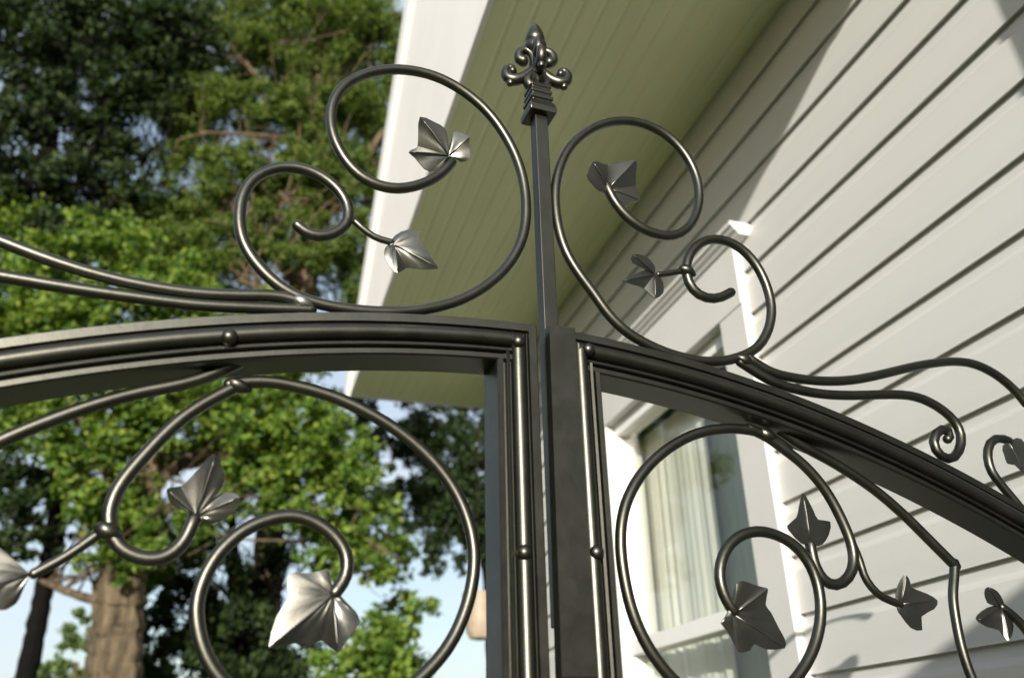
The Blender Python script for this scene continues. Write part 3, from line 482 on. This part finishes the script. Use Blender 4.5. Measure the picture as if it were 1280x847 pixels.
full = board_mesh(Y_NEAR, Y_FAR - .105)
near = board_mesh(Y_NEAR, WY0 - CW - .001)
far = board_mesh(WY1 + CW + .001, Y_FAR - .105)
above = board_mesh(Y_NEAR, Y_FAR - .105)
k0 = -int((ROW0 - .33) / CRS)
for k in range(k0, 14):
    z = ROW0 + k * CRS
    if z + .01 > SOF: break
    top = z + CRS
    meshes = [full]
    if top > WZ0 - .06 and z < WZ1 + .13: meshes = [near, far]
    for me in meshes:
        o = link('siding_board', me, None, house)
        o.location = Vector((L, 0, z)) - WORLD_LOC[house]

# window
win = empty('window', (L, (WY0 + WY1) / 2, WZ0))
win.parent = house
win.location = Vector((L, (WY0 + WY1) / 2, WZ0)) - WORLD_LOC[house]
PX = .03 * L
for y0, y1 in ((WY0 - CW, WY0), (WY1, WY1 + CW)):
    b = MB(); b.box((L - PX, y0, WZ0 - .03), (L + .011, y1, WZ1 - .0005)); b.build('casing', 'casing', win)
b = MB(); b.box((L - PX - .003, WY0 - CW, WZ1), (L + .011, WY1 + CW, 1.035 * L + H0)); b.build('head_casing', 'casing', win)
b = MB()
ct = 1.066 * L + H0
cy0, cy1 = 1.368 * L, WY1 + CW + .05
prof = [(-.072, ct), (-.072, ct - .012), (-.066, ct - .014), (-.060, ct - .024), (-.052, ct - .030), (-.047, ct - .0385), (.011, ct - .0385), (.011, ct)]
b.prism([(L + x_, cy0, z_) for x_, z_ in prof], (0, cy1 - cy0, 0))
b.build('cornice', 'casing', win)
b = MB(); b.box((L - .06, WY0 - CW - .03, WZ0 - .065), (L + .011, WY1 + CW + .03, WZ0 - .031)); b.build('sill', 'trim', win)
# stops and sashes
for y0, y1 in ((WY0, WY0 + .022), (WY1 - .022, WY1)):
    b = MB(); b.box((L - .004, y0, WZ0), (L + .06, y1, WZ1)); b.build('sash_stile', 'trim', win)
b = MB(); b.box((L - .006, WY0 + .0225, WZ1 - .045), (L + .06, WY1 - .0225, WZ1 - .001)); b.build('sash_rail', 'trim', win)
rz = .25 * L + H0
b = MB(); b.box((L - .012, WY0 + .0225, rz), (L + .05, WY1 - .0225, rz + .045)); b.build('meeting_rail', 'trim', win)
b = MB(); b.box((L - .006, WY0 + .0225, WZ0 - .03), (L + .06, WY1 - .0225, WZ0 + .05)); b.build('sash_rail', 'trim', win)
b = MB(); b.box((L + .022, WY0 + .0225, rz + .0455), (L + .026, WY1 - .0225, WZ1 - .0455)); b.build('pane', 'glass', win)
b = MB(); b.box((L + .030, WY0 + .0225, WZ0 + .0505), (L + .034, WY1 - .0225, rz - .0005)); b.build('pane', 'glass', win)

def curtain(y0, y1, z0, z1, x, scallop=0.0):
    v = []; f = []
    ny, nz = 90, 8
    for j in range(nz + 1):
        for i in range(ny + 1):
            t = i / ny
            y = y0 + (y1 - y0) * t
            zb = z0 + scallop * abs(math.sin(t * math.pi * 5))
            z = zb + (z1 - zb) * j / nz
            w = .006 * math.sin(t * 31 + 2.2 * math.sin(t * 9)) + .0018 * math.sin(t * 77 + 3 * math.sin(t * 5))
            v.append((x + w * (1 - .5 * j / nz), y, z))
    for j in range(nz):
        for i in range(ny):
            a = j * (ny + 1) + i
            f.append((a, a + 1, a + ny + 2, a + ny + 1))
    return v, f
v, f = curtain(1.83 * L, WY1 + .02, WZ0 + .1, WZ1 - .03, L + .115)
mesh_obj('curtain', v, f, 'curtain', win, True)
v, f = curtain(WY0 - .1, 1.90 * L, WZ0 + .1, WZ1 - .0, L + .155)
mesh_obj('drape', v, f, 'drape', win, True)
v, f = curtain(1.92 * L, WY1 + .02, rz - .075, rz + .03, L + .125, .05)
mesh_obj('curtain_valance', v, f, 'curtain', win, True)
b = MB()
x0, x1 = L + .101, L + 1.6
y0, y1, z0, z1 = WY0 - .8, WY1 + .8, WZ0 - .6, WZ1 + .3
b.add([(x0, y0, z0), (x1, y0, z0), (x1, y1, z0), (x0, y1, z0), (x0, y0, z1), (x1, y0, z1), (x1, y1, z1), (x0, y1, z1)], [(0, 3, 2, 1), (4, 5, 6, 7), (0, 1, 5, 4), (1, 2, 6, 5), (2, 3, 7, 6)])
b.build('room', 'room', house)

# overhang: soffit boards, gable face, roof
GX = .385 * L
Y_END = 3.54 * L
def diag_y(x):  # unseen end, slant shaped to cast the sloping shadow edge on the siding
    """near end of the overhang: slants from the gable corner back to the wall"""
    t = (x / L - .385) / (1.0 - .385)
    return (-.313 + .774 * t) * L
nb = 13
bw = (L - GX) / nb
for i in range(nb):
    xa = GX + i * bw; xb = xa + bw - .0004
    ya, yb = diag_y(xa), diag_y(xb)
    mx_ = .004
    b = MB()
    prof = [(xa, SOF + .0019), (xa + .009, SOF), (xb - .009, SOF), (xb, SOF + .0019), (xb, SOF + .018), (xa, SOF + .018)]
    n_ = len(prof)
    v = [(x_, diag_y(x_), z_) for x_, z_ in prof] + [(x_, Y_END, z_) for x_, z_ in prof]
    f = [tuple(range(n_)), tuple(range(2 * n_ - 1, n_ - 1, -1))] + [(k, (k + 1) % n_, n_ + (k + 1) % n_, n_ + k) for k in range(n_)]
    b.add(v, f)
    b.build('soffit_board', 'soffit', house)
b = MB()
v = [(GX, diag_y(GX), SOF + .02), (L + .2, diag_y(L + .2), SOF + .02), (L + .2, Y_END, SOF + .02), (GX, Y_END, SOF + .02)]
b.prism(v, (0, 0, .05)); b.build('soffit_deck', 'soffit', house)
def rake(y):
    return (2.594 - .80 * (y / L - 2.327)) * L + H0
yg0, yg1 = diag_y(GX) , 3.57 * L
b = MB()
b.prism([(GX - .018, yg0, SOF - .006), (GX - .018, yg1, SOF - .006), (GX - .018, yg1, rake(yg1)), (GX - .018, yg0, rake(yg0))], (.017, 0, 0))
b.build('gable_face', 'gable', house)
b = MB()
w_ = .33 * L
b.prism([(GX - .042, yg0, rake(yg0) - w_), (GX - .042, yg1 - .0, max(rake(yg1) - w_, SOF - .008)), (GX - .042, yg1 + .02, rake(yg1 + .02)), (GX - .042, yg0, rake(yg0))], (.0235, 0, 0))
b.build('rake_board', 'trim', house)
b = MB()
b.prism([(GX - .0, yg0, rake(yg0) - .12), (GX, yg1, rake(yg1) - .06), (GX, yg1, rake(yg1) - .01), (GX, yg0, rake(yg0) - .01)], (2.4, 0, 0))
b.build('roof', 'roof', house)
b = MB(); b.box((GX, Y_END + .001, SOF - .004), (L + .2, yg1 - .001, rake(yg1) - .061)); b.build('gable_return', 'gable', house)
b = MB()
xd = L + .15
b.prism([(GX, diag_y(GX), SOF + .021), (xd, diag_y(xd), SOF + .021), (xd, diag_y(xd), rake(yg0) - .2), (GX, diag_y(GX), rake(yg0) - .2)], (.03, .03, 0))
b.build('gable_flank', 'gable', house)

# ------------------------------------------------------------------ unseen shadow casters added beside and behind the viewer
LAT = Vector((AZ.y, -AZ.x))
if LAT.y < 0: LAT = -LAT
def shade_of(mw, hw, a):
    """sideways position and height an edge at distance a needs to throw its shadow at (mw, hw) on the house wall"""
    w2 = Vector(((L - .015), mw * L))
    return w2.dot(LAT), hw * L + CAMZ + (a - w2.dot(AZ)) * math.tan(ELEV)
def yard(l, a, z): return (AZ.x * a + LAT.x * l, AZ.y * a + LAT.y * l, z)
# unseen column added close to the wall to cast a vertical shadow edge
WA = Vector((L, .674 * L)).dot(AZ) + .6
L_TW, _z = shade_of(.674, .3, WA)
b = MB()
b.prism([yard(L_TW - .16, WA, 0), yard(L_TW, WA, 0), yard(L_TW, WA, SOF - .001), yard(L_TW - .16, WA, SOF - .001)], (AZ.x * .14, AZ.y * .14, 0))
b.build('shadow_column', 'siding', house)
# unseen tall wall added behind the viewer to shade the rear siding
b = MB()
pw = []
for mw, hw in ((-2.6, None), (.60, None), (.60, 1.35), (-2.6, 1.35)):
    a_ = Vector((L, mw * L)).dot(AZ) + 2.4
    l_, z_ = shade_of(mw, hw or 0, a_)
    pw.append(yard(l_, a_, z_ if hw else 0))
b.prism(pw, (AZ.x * .14, AZ.y * .14, 0))
b.build('shadow_side_wall', 'siding', house)
# unseen sloping wall added right of the viewer to shade the lower siding
gw = empty('shadow_slope_wall', (.44, -1.0, 0))
tag(gw, 'unseen beige stucco wall with sloping top added right of the viewer to shade the siding', 'wall')
WB = 2.4
top = []
for mw, hw in ((.605, .305), (.924, .195), (1.17, .110), (1.42, .02)):
    a_ = Vector((L, mw * L)).dot(AZ) + WB
    l_, z_ = shade_of(mw, hw, a_)
    top.append((l_, a_, z_))
b = MB()
poly = [yard(l_, a_, 0) for l_, a_, z_ in (top[0], top[-1])] + [yard(l_, a_, z_ - .03) for l_, a_, z_ in reversed(top)]
b.prism([(x_ + AZ.x * .01, y_ + AZ.y * .01, z_) for x_, y_, z_ in poly], (AZ.x * .14, AZ.y * .14, 0))
b.build('body', 'stucco', gw)
b = MB()
for (l0, a0, z0), (l1, a1, z1) in zip(top, top[1:]):
    b.prism([yard(l0, a0, z0 - .0295), yard(l1, a1, z1 - .0295), yard(l1, a1, z1), yard(l0, a0, z0)], (AZ.x * .16, AZ.y * .16, -.03))
b.build('coping', 'path', gw)

# ------------------------------------------------------------------ gate
GA = math.radians(4)
GD = Vector((math.cos(GA), math.sin(GA), 0))
GN = Vector((-math.sin(GA), math.cos(GA), 0))      # away from the viewer
GO = Vector(GATE_ORIGIN)
def G(s, q, z): return GO + GD * s + GN * q + Vector((0, 0, z))
GROUND = -GO.z
def arch(s): return -.0015 - .02 * abs(s) - .34 * s * s
# frame section: p inwards from the outer edge, q depth
PROF = [(0, .042), (0, .002), (.0015, 0), (.0095, 0), (.0105, .004), (.0122, .004)]
for k in range(9):
    A = math.pi * k / 8
    PROF.append((.0206 - .0078 * math.cos(A), .0015 - .0075 * math.sin(A)))
PROF += [(.0290, .004), (.0306, .004), (.0312, .0002), (.0338, -.0004), (.0346, .0006), (.0350, .006), (.0372, .006), (.0378, .0015), (.0425, .0012), (.0440, .003), (.0440, .042)]

def sweep(name, stations, parent):
    """stations: list of ((s,z), (ds,dz)) with the inward direction already scaled for mitres"""
    k = len(PROF)
    v = []; f = []
    for (s, z), (ds, dz) in stations:
        for p_, q_ in PROF:
            v.append(G(s + ds * p_, q_, z + dz * p_))
    for i in range(len(stations) - 1):
        for j in range(k):
            j2 = (j + 1) % k
            f.append((i * k + j, i * k + j2, (i + 1) * k + j2, (i + 1) * k + j))
    f.append(tuple(range(k))); f.append(tuple(len(v) - 1 - j for j in range(k)))
    return mesh_obj(name, v, f, 'iron', parent, True, 32)

def mitre(n1, n2):
    a, b_, c, d = n1[0], n1[1], n2[0], n2[1]
    det = a * d - b_ * c
    return ((d - b_) / det, (a - c) / det)

def rail_normal(s, sg):
    e = 1e-3
    t = Vector((e, arch(s + e) - arch(s))).normalized()
    n_ = Vector((t.y, -t.x))
    return (n_.x, n_.y) if n_.y < 0 else (-n_.x, -n_.y)

def build_gate(side, s_in, s_out, label):
    sg = -1 if side == 'L' else 1
    root = empty('gate_leaf', G((s_in + s_out) / 2, .02, GROUND))
    tag(root, label, 'gate', 'pair of iron gate leaves')
    zb = GROUND + .12
    stile_n = (sg, 0)
    back_n = (-sg, 0)
    m1 = mitre(stile_n, rail_normal(s_in, sg))
    m2 = mitre(back_n, rail_normal(s_out, sg))
    sweep('meeting_stile', [((s_in, zb), (sg, 1)), ((s_in, zb + .4), stile_n), ((s_in, -.5), stile_n), ((s_in, arch(s_in)), m1)], root)
    st = [((s_in, arch(s_in)), m1)]
    for i in range(1, 48):
        s = s_in + (s_out - s_in) * i / 48
        st.append(((s, arch(s)), rail_normal(s, sg)))
    st.append(((s_out, arch(s_out)), m2))
    rail = sweep('top_rail', st, root)
    sweep('hinge_stile', [((s_out, arch(s_out)), m2), ((s_out, zb + .4), back_n), ((s_out, zb), (-sg, 1))], root)
    sweep('bottom_rail', [((s_in, zb), (sg, 1)), ((s_out, zb), (-sg, 1))], root)
    # lower infill: cross rail and plain bars below the scrolls
    zc = -.72
    lo_, hi_ = sorted((s_in + sg * .0445, s_out - sg * .0445))
    b = MB(); b.prism([G(lo_, .008, zc), G(hi_, .008, zc), G(hi_, .034, zc), G(lo_, .034, zc)], (0, 0, .03)); b.build('cross_rail', 'iron', root)
    for i in range(1, 8):
        s = lo_ + (hi_ - lo_) * i / 8
        b = MB(); b.tube([G(s, .021, zb + .045), G(s, .021, zc - .001)], .007, 10, round_end=False); b.build('bar', 'iron', root, True, 40)
    for r_, pts in GATE_RODS[side]:
        b = MB()
        P = [G(a / 1e4, .021, c / 1e4) for a, c in pts]
        b.tube(P, r_ / 1000, 14, up=GN)
        b.build('scroll_rod' if r_ > 5 else 'leaf_stem', 'iron', root, True, 60)
    for lab, base, per, amp, tips in GATE_LEAVES[side]:
        o = ivy_leaf(base, per, amp, root)
        o['label'] = lab
        b0 = Vector((base[0], base[1], 190)) / 1e4
        for ti_ in tips:
            e0 = Vector(per[ti_]) / 1e4
            b = MB()
            vp = []
            for t_ in (.03, .3, .58, .82, .93):
                q = b0 + (e0 - b0) * t_
                vp.append(G(q.x, q.z - amp * 1e-3 * .16 * math.sin(t_ * math.pi) - .0001, q.y))
            b.tube(vp, [.0011, .0010, .0008, .0006, .0003], 6, round_end=False)
            b.build('vein', 'iron_leaf', o, True)
    for a, c in RIVETS[side]:
        b = MB()
        b.lathe(G(a / 1e4, .0015, c / 1e4), -GN, [(.0001, .0122), (.0030, .0118), (.0055, .0102), (.0070, .0078), (.0073, .003), (.0068, 0)], 16)
        b.build('rivet', 'iron', root, True, 60)
    for a, c in WELDS[side]:
        b = MB()
        rr_ = random.uniform(.0065, .0078)
        b.lathe(G(a / 1e4, .019, c / 1e4), GD * .9 + Vector((0, 0, -.3)), [(.0005, -.011), (rr_ * .6, -.009), (rr_ * .95, -.004), (rr_, .001), (rr_ * .8, .006), (rr_ * .5, .010), (.0005, .012)], 12)
        b.v = [tuple(c_ + random.uniform(-.0008, .0008) for c_ in q) for q in b.v]
        b.build('weld_bead', 'weld' if a < -1500 and c > -500 else 'iron', root, True, 60)
    return root

def ivy_leaf(base, per, amp, parent):
    """sheet leaf: outline (along, up, depth) folded into ridges at the lobe tips, stem end at base"""
    bs = Vector((base[0], base[1], 190)) / 1e4
    Q = [Vector(p_) / 1e4 for p_ in per]
    n_ = len(Q)
    rings = [.30, .58, .82, 1.0]
    v = []
    for t in rings:
        for i in range(n_):
            q = bs + (Q[i] - bs) * t
            bow = amp * 1e-3 * .16 * math.sin(t * math.pi) * (1 if i % 3 else .6)
            v.append(G(q.x, q.z - bow, q.y))
    v.append(G(bs.x, bs.z, bs.y))
    f = []
    for k in range(len(rings) - 1):
        for i in range(n_):
            j = (i + 1) % n_
            f.append((k * n_ + i, k * n_ + j, (k + 1) * n_ + j, (k + 1) * n_ + i))
    for i in range(n_):
        f.append((len(v) - 1, (i + 1) % n_, i))
    # give the sheet its thickness
    nv = len(v)
    th = GN * .0011
    v2 = [x_ + th for x_ in v]
    f2 = [tuple(nv + i for i in reversed(q)) for q in f]
    o0 = (len(rings) - 1) * n_
    rim = [(o0 + i, o0 + (i + 1) % n_, nv + o0 + (i + 1) % n_, nv + o0 + i) for i in range(n_)]
    return mesh_obj('ivy_leaf', v + v2, f + f2 + rim, 'iron_leaf', parent, True, 24)

gl = build_gate('L', -.0116, -.88, 'sunlit left leaf of the arched black iron gate with ivy scrolls')
gr = build_gate('R', .0155, .88, 'shaded right leaf of the arched iron gate carrying the finial bar')

# cover plate, finial bar, collar and finial belong to the right leaf
b = MB()
zt, zm, zb = -.004, -.345, GROUND + .12
for za, zb_, sa0, sa1, sb0, sb1 in ((zt, zm, -.0012, .0280, -.0058, .0290), (zm, zb, -.0058, .0290, -.0062, .0294)):
    v = [G(sa0, -.008, za), G(sa1, -.008, za), G(sa1, -.0005, za), G(sa0, .004, za), G(sb0, -.010, zb_), G(sb1, -.010, zb_), G(sb1, -.0005, zb_), G(sb0, .004, zb_)]
    b.add(v, [(0, 1, 2, 3), (4, 5, 6, 7), (0, 1, 5, 4), (1, 2, 6, 5), (2, 3, 7, 6), (3, 0, 4, 7)])
b.build('cover_plate', 'iron', gr, True, 30)
b = MB()
sc, hw = .0112, .0083
def sq(q, h): return [G(sc - q, .022 - q, h), G(sc + q, .022 - q, h), G(sc + q, .022 + q, h), G(sc - q, .022 + q, h)]
def stack(b_, levels):
    v = []; f = []
    for q, h in levels: v += sq(q, h)
    for i in range(len(levels) - 1):
        for k in range(4):
            f.append((i * 4 + k, i * 4 + (k + 1) % 4, (i + 1) * 4 + (k + 1) % 4, (i + 1) * 4 + k))
    f.append((0, 1, 2, 3)); f.append(tuple(len(v) - 4 + k for k in range(4)))
    b_.add(v, f)
stack(b, [(hw, -.30), (hw, .300)])
bar = b.build('finial_bar', 'iron', gr)
bv = bar.modifiers.new('bevel', 'BEVEL'); bv.width = .0012; bv.segments = 3
b = MB()
stack(b, [(w_, .343 - (.343 - h_) * .80) for w_, h_ in ((.0165, .283), (.0172, .287), (.0172, .293), (.0150, .303), (.0122, .3065), (.0122, .309), (.0146, .3105), (.0146, .3165), (.0120, .319), (.0120, .3215), (.0138, .323), (.0138, .3285), (.0118, .331), (.0118, .334), (.0135, .3355), (.0128, .343))])
col = b.build('collar', 'iron', bar)
bv = col.modifiers.new('bevel', 'BEVEL'); bv.width = .0008; bv.segments = 2; bv.limit_method = 'ANGLE'
b = MB()
def spl(p, n_=6):
    p = [Vector(q) for q in p]
    e = [p[0] * 2 - p[1]] + p + [p[-1] * 2 - p[-2]]
    o = []
    for i in range(1, len(e) - 2):
        a, b_, c, d = e[i - 1:i + 3]
        for k in range(n_):
            t = k / n_
            o.append(.5 * ((2 * b_) + (c - a) * t + (2 * a - 5 * b_ + 4 * c - d) * t * t + (3 * b_ - a - 3 * c + d) * t ** 3))
    o.append(p[-1]); return o
FZ = .341
TH = 1.62
for k in range(4):
    A = math.radians(90 * k - 14)
    dv = GD * math.cos(A) + GN * math.sin(A)
    def fp(r_, h): return G(sc, .022, FZ) + dv * (r_ * 1.13 / 1000) + Vector((0, 0, h * 1.30 / 1000))
    tear = spl([(2, -1, 3.4), (8, 5, 4.6), (10, 11, 4.4), (6.5, 18, 3.6), (3.5, 25, 3.2)])
    b.tube([fp(q.x, q.y) for q in tear], [q.z * TH / 1000 for q in tear], 12)
    arm = spl([(2, 27, 3.6), (8, 21, 4.0), (16, 14.5, 4.4), (25, 11, 4.8), (32, 13, 4.4), (35, 19, 3.8), (33, 25, 3.2), (28.5, 25.5, 3.0), (27, 21.5, 3.4)])
    b.tube([fp(q.x, q.y) for q in arm], [q.z * TH / 1000 for q in arm], 12)
    up_ = spl([(2.2, 24, 3.2), (2.6, 34, 3.2), (4, 43, 3.2), (8.5, 49, 3.4), (14.5, 49.5, 3.6), (19, 45, 3.8), (19, 38.5, 4.0), (15, 36, 4.4)])
    b.tube([fp(q.x, q.y) for q in up_], [q.z * TH / 1000 for q in up_], 12)
    b.lathe(fp(15, 36), (0, 0, 1), [(.0005, -.0072), (.0055, -.0052), (.0074, 0), (.0055, .0052), (.0005, .0072)], 12)
    b.lathe(fp(30, 9), (0, 0, 1), [(.0005, -.0072), (.0042, -.0058), (.0055, -.001), (.0040, .0042), (.0005, .0062)], 12)
b.lathe(G(sc, .022, FZ), (0, 0, 1), [(.0045, -.001), (.004, .03), (.0042, .055), (.009, .060), (.0132, .064), (.0150, .069), (.0142, .075), (.0108, .079), (.0126, .082), (.0122, .088), (.0102, .096), (.0074, .104), (.0038, .1095), (.0003, .1115)], 18)
b.build('finial', 'iron', bar, True, 50)

# gate posts at the hinges
for s, lab in ((-.93, 'square black iron gate post at the far left hinge'), (.93, 'square black iron gate post against the house wall')):
    po = empty('gate_post', G(s, .02, GROUND))
    tag(po, lab, 'gate post', 'gate posts')
    def sqp(q, h): return [G(s - q, .02 - q, h), G(s + q, .02 - q, h), G(s + q, .02 + q, h), G(s - q, .02 + q, h)]
    def st2(b_, lv):
        v = []; f = []
        for q, h in lv: v += sqp(q, h)
        for i in range(len(lv) - 1):
            for k in range(4): f.append((i * 4 + k, i * 4 + (k + 1) % 4, (i + 1) * 4 + (k + 1) % 4, (i + 1) * 4 + k))
        f.append((0, 1, 2, 3)); f.append(tuple(len(v) - 4 + k for k in range(4)))
        b_.add(v, f)
    b = MB(); st2(b, [(.035, GROUND), (.035, -.31)]); b.build('shaft', 'iron', po)
    b = MB(); st2(b, [(.042, -.309), (.042, -.295), (.02, -.28), (.002, -.268)]); b.build('cap', 'iron', po)

# ------------------------------------------------------------------ hanging pot beyond the gate
hp = Vector(HANGING)
pot = empty('hanging_pot', (hp.x, hp.y, hp.z - .2))
tag(pot, 'pale beige rounded shape hanging in the gap beside the left gate stile', 'pot')
b = MB()
b.lathe(hp, (0, 0, 1), [(.03, -.21), (.075, -.20), (.10, -.15), (.115, -.05), (.12, .08), (.125, .10), (.118, .10), (.11, .06), (.02, .05)], 24)
b.build('bowl', 'pot', pot, True, 40)
for k in range(3):
    A = 2.1 * k
    b = MB(); b.tube([hp + Vector((.118 * math.cos(A), .118 * math.sin(A), .10)), hp + Vector((0, 0, 1.4))], .003, 6); b.build('chain', 'bark_twig', pot)

# ------------------------------------------------------------------ trees
def foliage(name, clumps, ls, mat, parent, seed, slim=.6, depth=1.0):
    r_ = np.random.default_rng(seed)
    cen = []
    for x, y, z, R_, de in clumps:
        n_ = int(de * 2.5 * math.pi * R_ * R_ / (.5 * slim * ls * ls * .55))
        n_ = min(n_, 9000)
        nsub = max(8, int(19 * R_ / .5))
        d = r_.normal(size=(nsub, 3)); d /= np.linalg.norm(d, axis=1)[:, None]
        sub = np.array((x, y, z)) + d * (R_ * 1.02 * r_.random((nsub, 1)) ** .45) * np.array((1, depth, .85))
        srad = R_ * r_.uniform(.12, .30, nsub)
        idx = r_.integers(0, nsub, n_)
        cen.append(sub[idx] + r_.normal(size=(n_, 3)) * srad[idx][:, None] * np.array((.62, .62, .5)))
    c = np.vstack(cen)
    n_ = len(c)
    nrm = r_.normal(size=(n_, 3)) * .8 + np.array((-.25, -.35, .55))
    nrm /= np.linalg.norm(nrm, axis=1)[:, None]
    ax = r_.normal(size=(n_, 3)) + np.array((0, 0, -.5))
    ax -= nrm * (ax * nrm).sum(1)[:, None]
    ax /= np.linalg.norm(ax, axis=1)[:, None]
    sd = np.cross(nrm, ax)
    l_ = (ls * r_.uniform(.6, 1.25, n_))[:, None]
    w_ = l_ * slim * .5
    fold = l_ * .10
    v = np.empty((n_, 4, 3))
    v[:, 0] = c - ax * l_ * .5
    v[:, 1] = c + sd * w_ - nrm * fold * -1 + ax * l_ * -.08
    v[:, 2] = c + ax * l_ * .5 - nrm * fold
    v[:, 3] = c - sd * w_ + nrm * fold + ax * l_ * -.08
    off = np.array(WORLD_LOC[parent])
    v = (v.reshape(-1, 3) - off).astype(np.float32)
    base = (np.arange(n_) * 4)[:, None]
    tri = np.hstack([base, base + 1, base + 2, base, base + 2, base + 3]).reshape(-1).astype(np.int32)
    me = bpy.data.meshes.new(name)
    me.vertices.add(n_ * 4)
    me.vertices.foreach_set('co', v.reshape(-1))
    me.loops.add(n_ * 6)
    me.loops.foreach_set('vertex_index', tri)
    me.polygons.add(n_ * 2)
    me.polygons.foreach_set('loop_start', np.arange(0, n_ * 6, 3, dtype=np.int32))
    me.polygons.foreach_set('loop_total', np.full(n_ * 2, 3, dtype=np.int32))
    me.update(calc_edges=True)
    return link(name, me, mat, parent), n_

def wobble(path, amt, n_=5):
    """spline through (x,y,z,r) with slight irregularity"""
    p = [Vector(q) for q in path]
    e = [p[0] * 2 - p[1]] + p + [p[-1] * 2 - p[-2]]
    pts = []; rad = []
    for i in range(1, len(e) - 2):
        a, b_, c, d = e[i - 1:i + 3]
        for k in range(n_):
            t = k / n_
            q = .5 * ((2 * b_) + (c - a) * t + (2 * a - 5 * b_ + 4 * c - d) * t * t + (3 * b_ - a - 3 * c + d) * t ** 3)
            r_ = max(q.w, .006)
            pts.append(Vector(q[:3]) + Vector((random.uniform(-1, 1), random.uniform(-1, 1), 0)) * r_ * amt)
            rad.append(r_ * random.uniform(1 - amt * .6, 1 + amt * .6))
    pts.append(Vector(p[-1][:3])); rad.append(max(p[-1].w, .005))
    return pts, rad

hedge = empty('hedge', (-4.2, 2.5, 0))
tag(hedge, 'long clipped green hedge along the far left of the garden', 'hedge')
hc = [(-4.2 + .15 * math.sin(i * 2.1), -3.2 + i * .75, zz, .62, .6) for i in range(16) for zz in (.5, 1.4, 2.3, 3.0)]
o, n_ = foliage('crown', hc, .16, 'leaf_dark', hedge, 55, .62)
o['kind'] = 'stuff'
for i in range(8):
    b = MB(); y_ = -2.8 + i * 1.5; b.tube([(-4.2, y_, 0), (-4.25, y_ + .05, 1.2), (-4.2, y_, 2.6)], [.05, .04, .02], 8); b.build('stem', 'bark_shade', hedge, True)

BARK = {'green': 'bark', 'dark': 'bark_shade', 'olive': 'bark_twig', 'pale': 'bark_twig'}
for ti, (name, label, trunk, limbs, clumps, ls, kind) in enumerate(TREES):
    bx_, by_ = trunk[0][0], trunk[0][1]
    t = empty(name, (bx_, by_, 0))
    tag(t, label, 'shrub' if 'shrub' in name else 'tree')
    path = [(bx_, by_, -.05, trunk[0][3] * 1.25)] + [q for q in trunk if q[2] > .4]
    pts, rad = wobble(path, .09, 8)
    b = MB(); b.tube(pts, rad, 28)
    if kind == 'green':     # furrows and ridges running up the trunk
        nv = []
        for i, q in enumerate(b.v):
            q = Vector(q)
            k = min(range(len(pts)), key=lambda j: abs(pts[j].z - q.z))
            dd = Vector((q.x - pts[k].x, q.y - pts[k].y, 0))
            A = math.atan2(dd.y, dd.x)
            nv.append(tuple(q + dd * (.13 * math.sin(A * 5 + q.z * .8) * math.sin(A * 3 + 1.3) + .05 * math.sin(A * 13 + q.z * 2))))
        b.v = nv
    b.build('trunk', BARK[kind], t, True, 60)
    for lm in limbs:
        pts, rad = wobble(lm, .16, 6)
        b = MB(); b.tube(pts, rad, 12); b.build('limb', BARK[kind], t, True)
    # thin twigs radiating inside the crown
    tw = MB()
    ntw = {'green': 60, 'dark': 170, 'olive': 170, 'pale': 0}[kind]
    if name == 'dense_dark_tree': ntw = 0
    src = [Vector(q[:3]) for lm in limbs for q in wobble(lm, .02, 6)[0]] or [Vector(trunk[-1][:3])]
    for k in range(ntw):
        s0 = random.choice(src)
        cl = min(random.sample(clumps, min(5, len(clumps))), key=lambda c_: (Vector(c_[:3]) - s0).length)
        e0 = Vector(cl[:3]) + Vector((random.gauss(0, 1), random.gauss(0, 1), random.gauss(0, 1))) * cl[3] * .6
        md = (s0 + e0) / 2 + Vector((random.gauss(0, 1), random.gauss(0, 1), random.gauss(0, 1))) * .10
        r0 = random.uniform(.007, .02)
        q_ = [s0, (s0 + md) / 2 + Vector((random.gauss(0, .03), random.gauss(0, .03), random.gauss(0, .03))), md, (md + e0) / 2 + Vector((random.gauss(0, .04), random.gauss(0, .04), random.gauss(0, .04))), e0]
        tw.tube(q_, [r0, r0 * .85, r0 * .7, r0 * .5, r0 * .25], 5, round_end=False)
    if ntw:
        o = tw.build('twigs', BARK[kind], t, True); o['kind'] = 'stuff'
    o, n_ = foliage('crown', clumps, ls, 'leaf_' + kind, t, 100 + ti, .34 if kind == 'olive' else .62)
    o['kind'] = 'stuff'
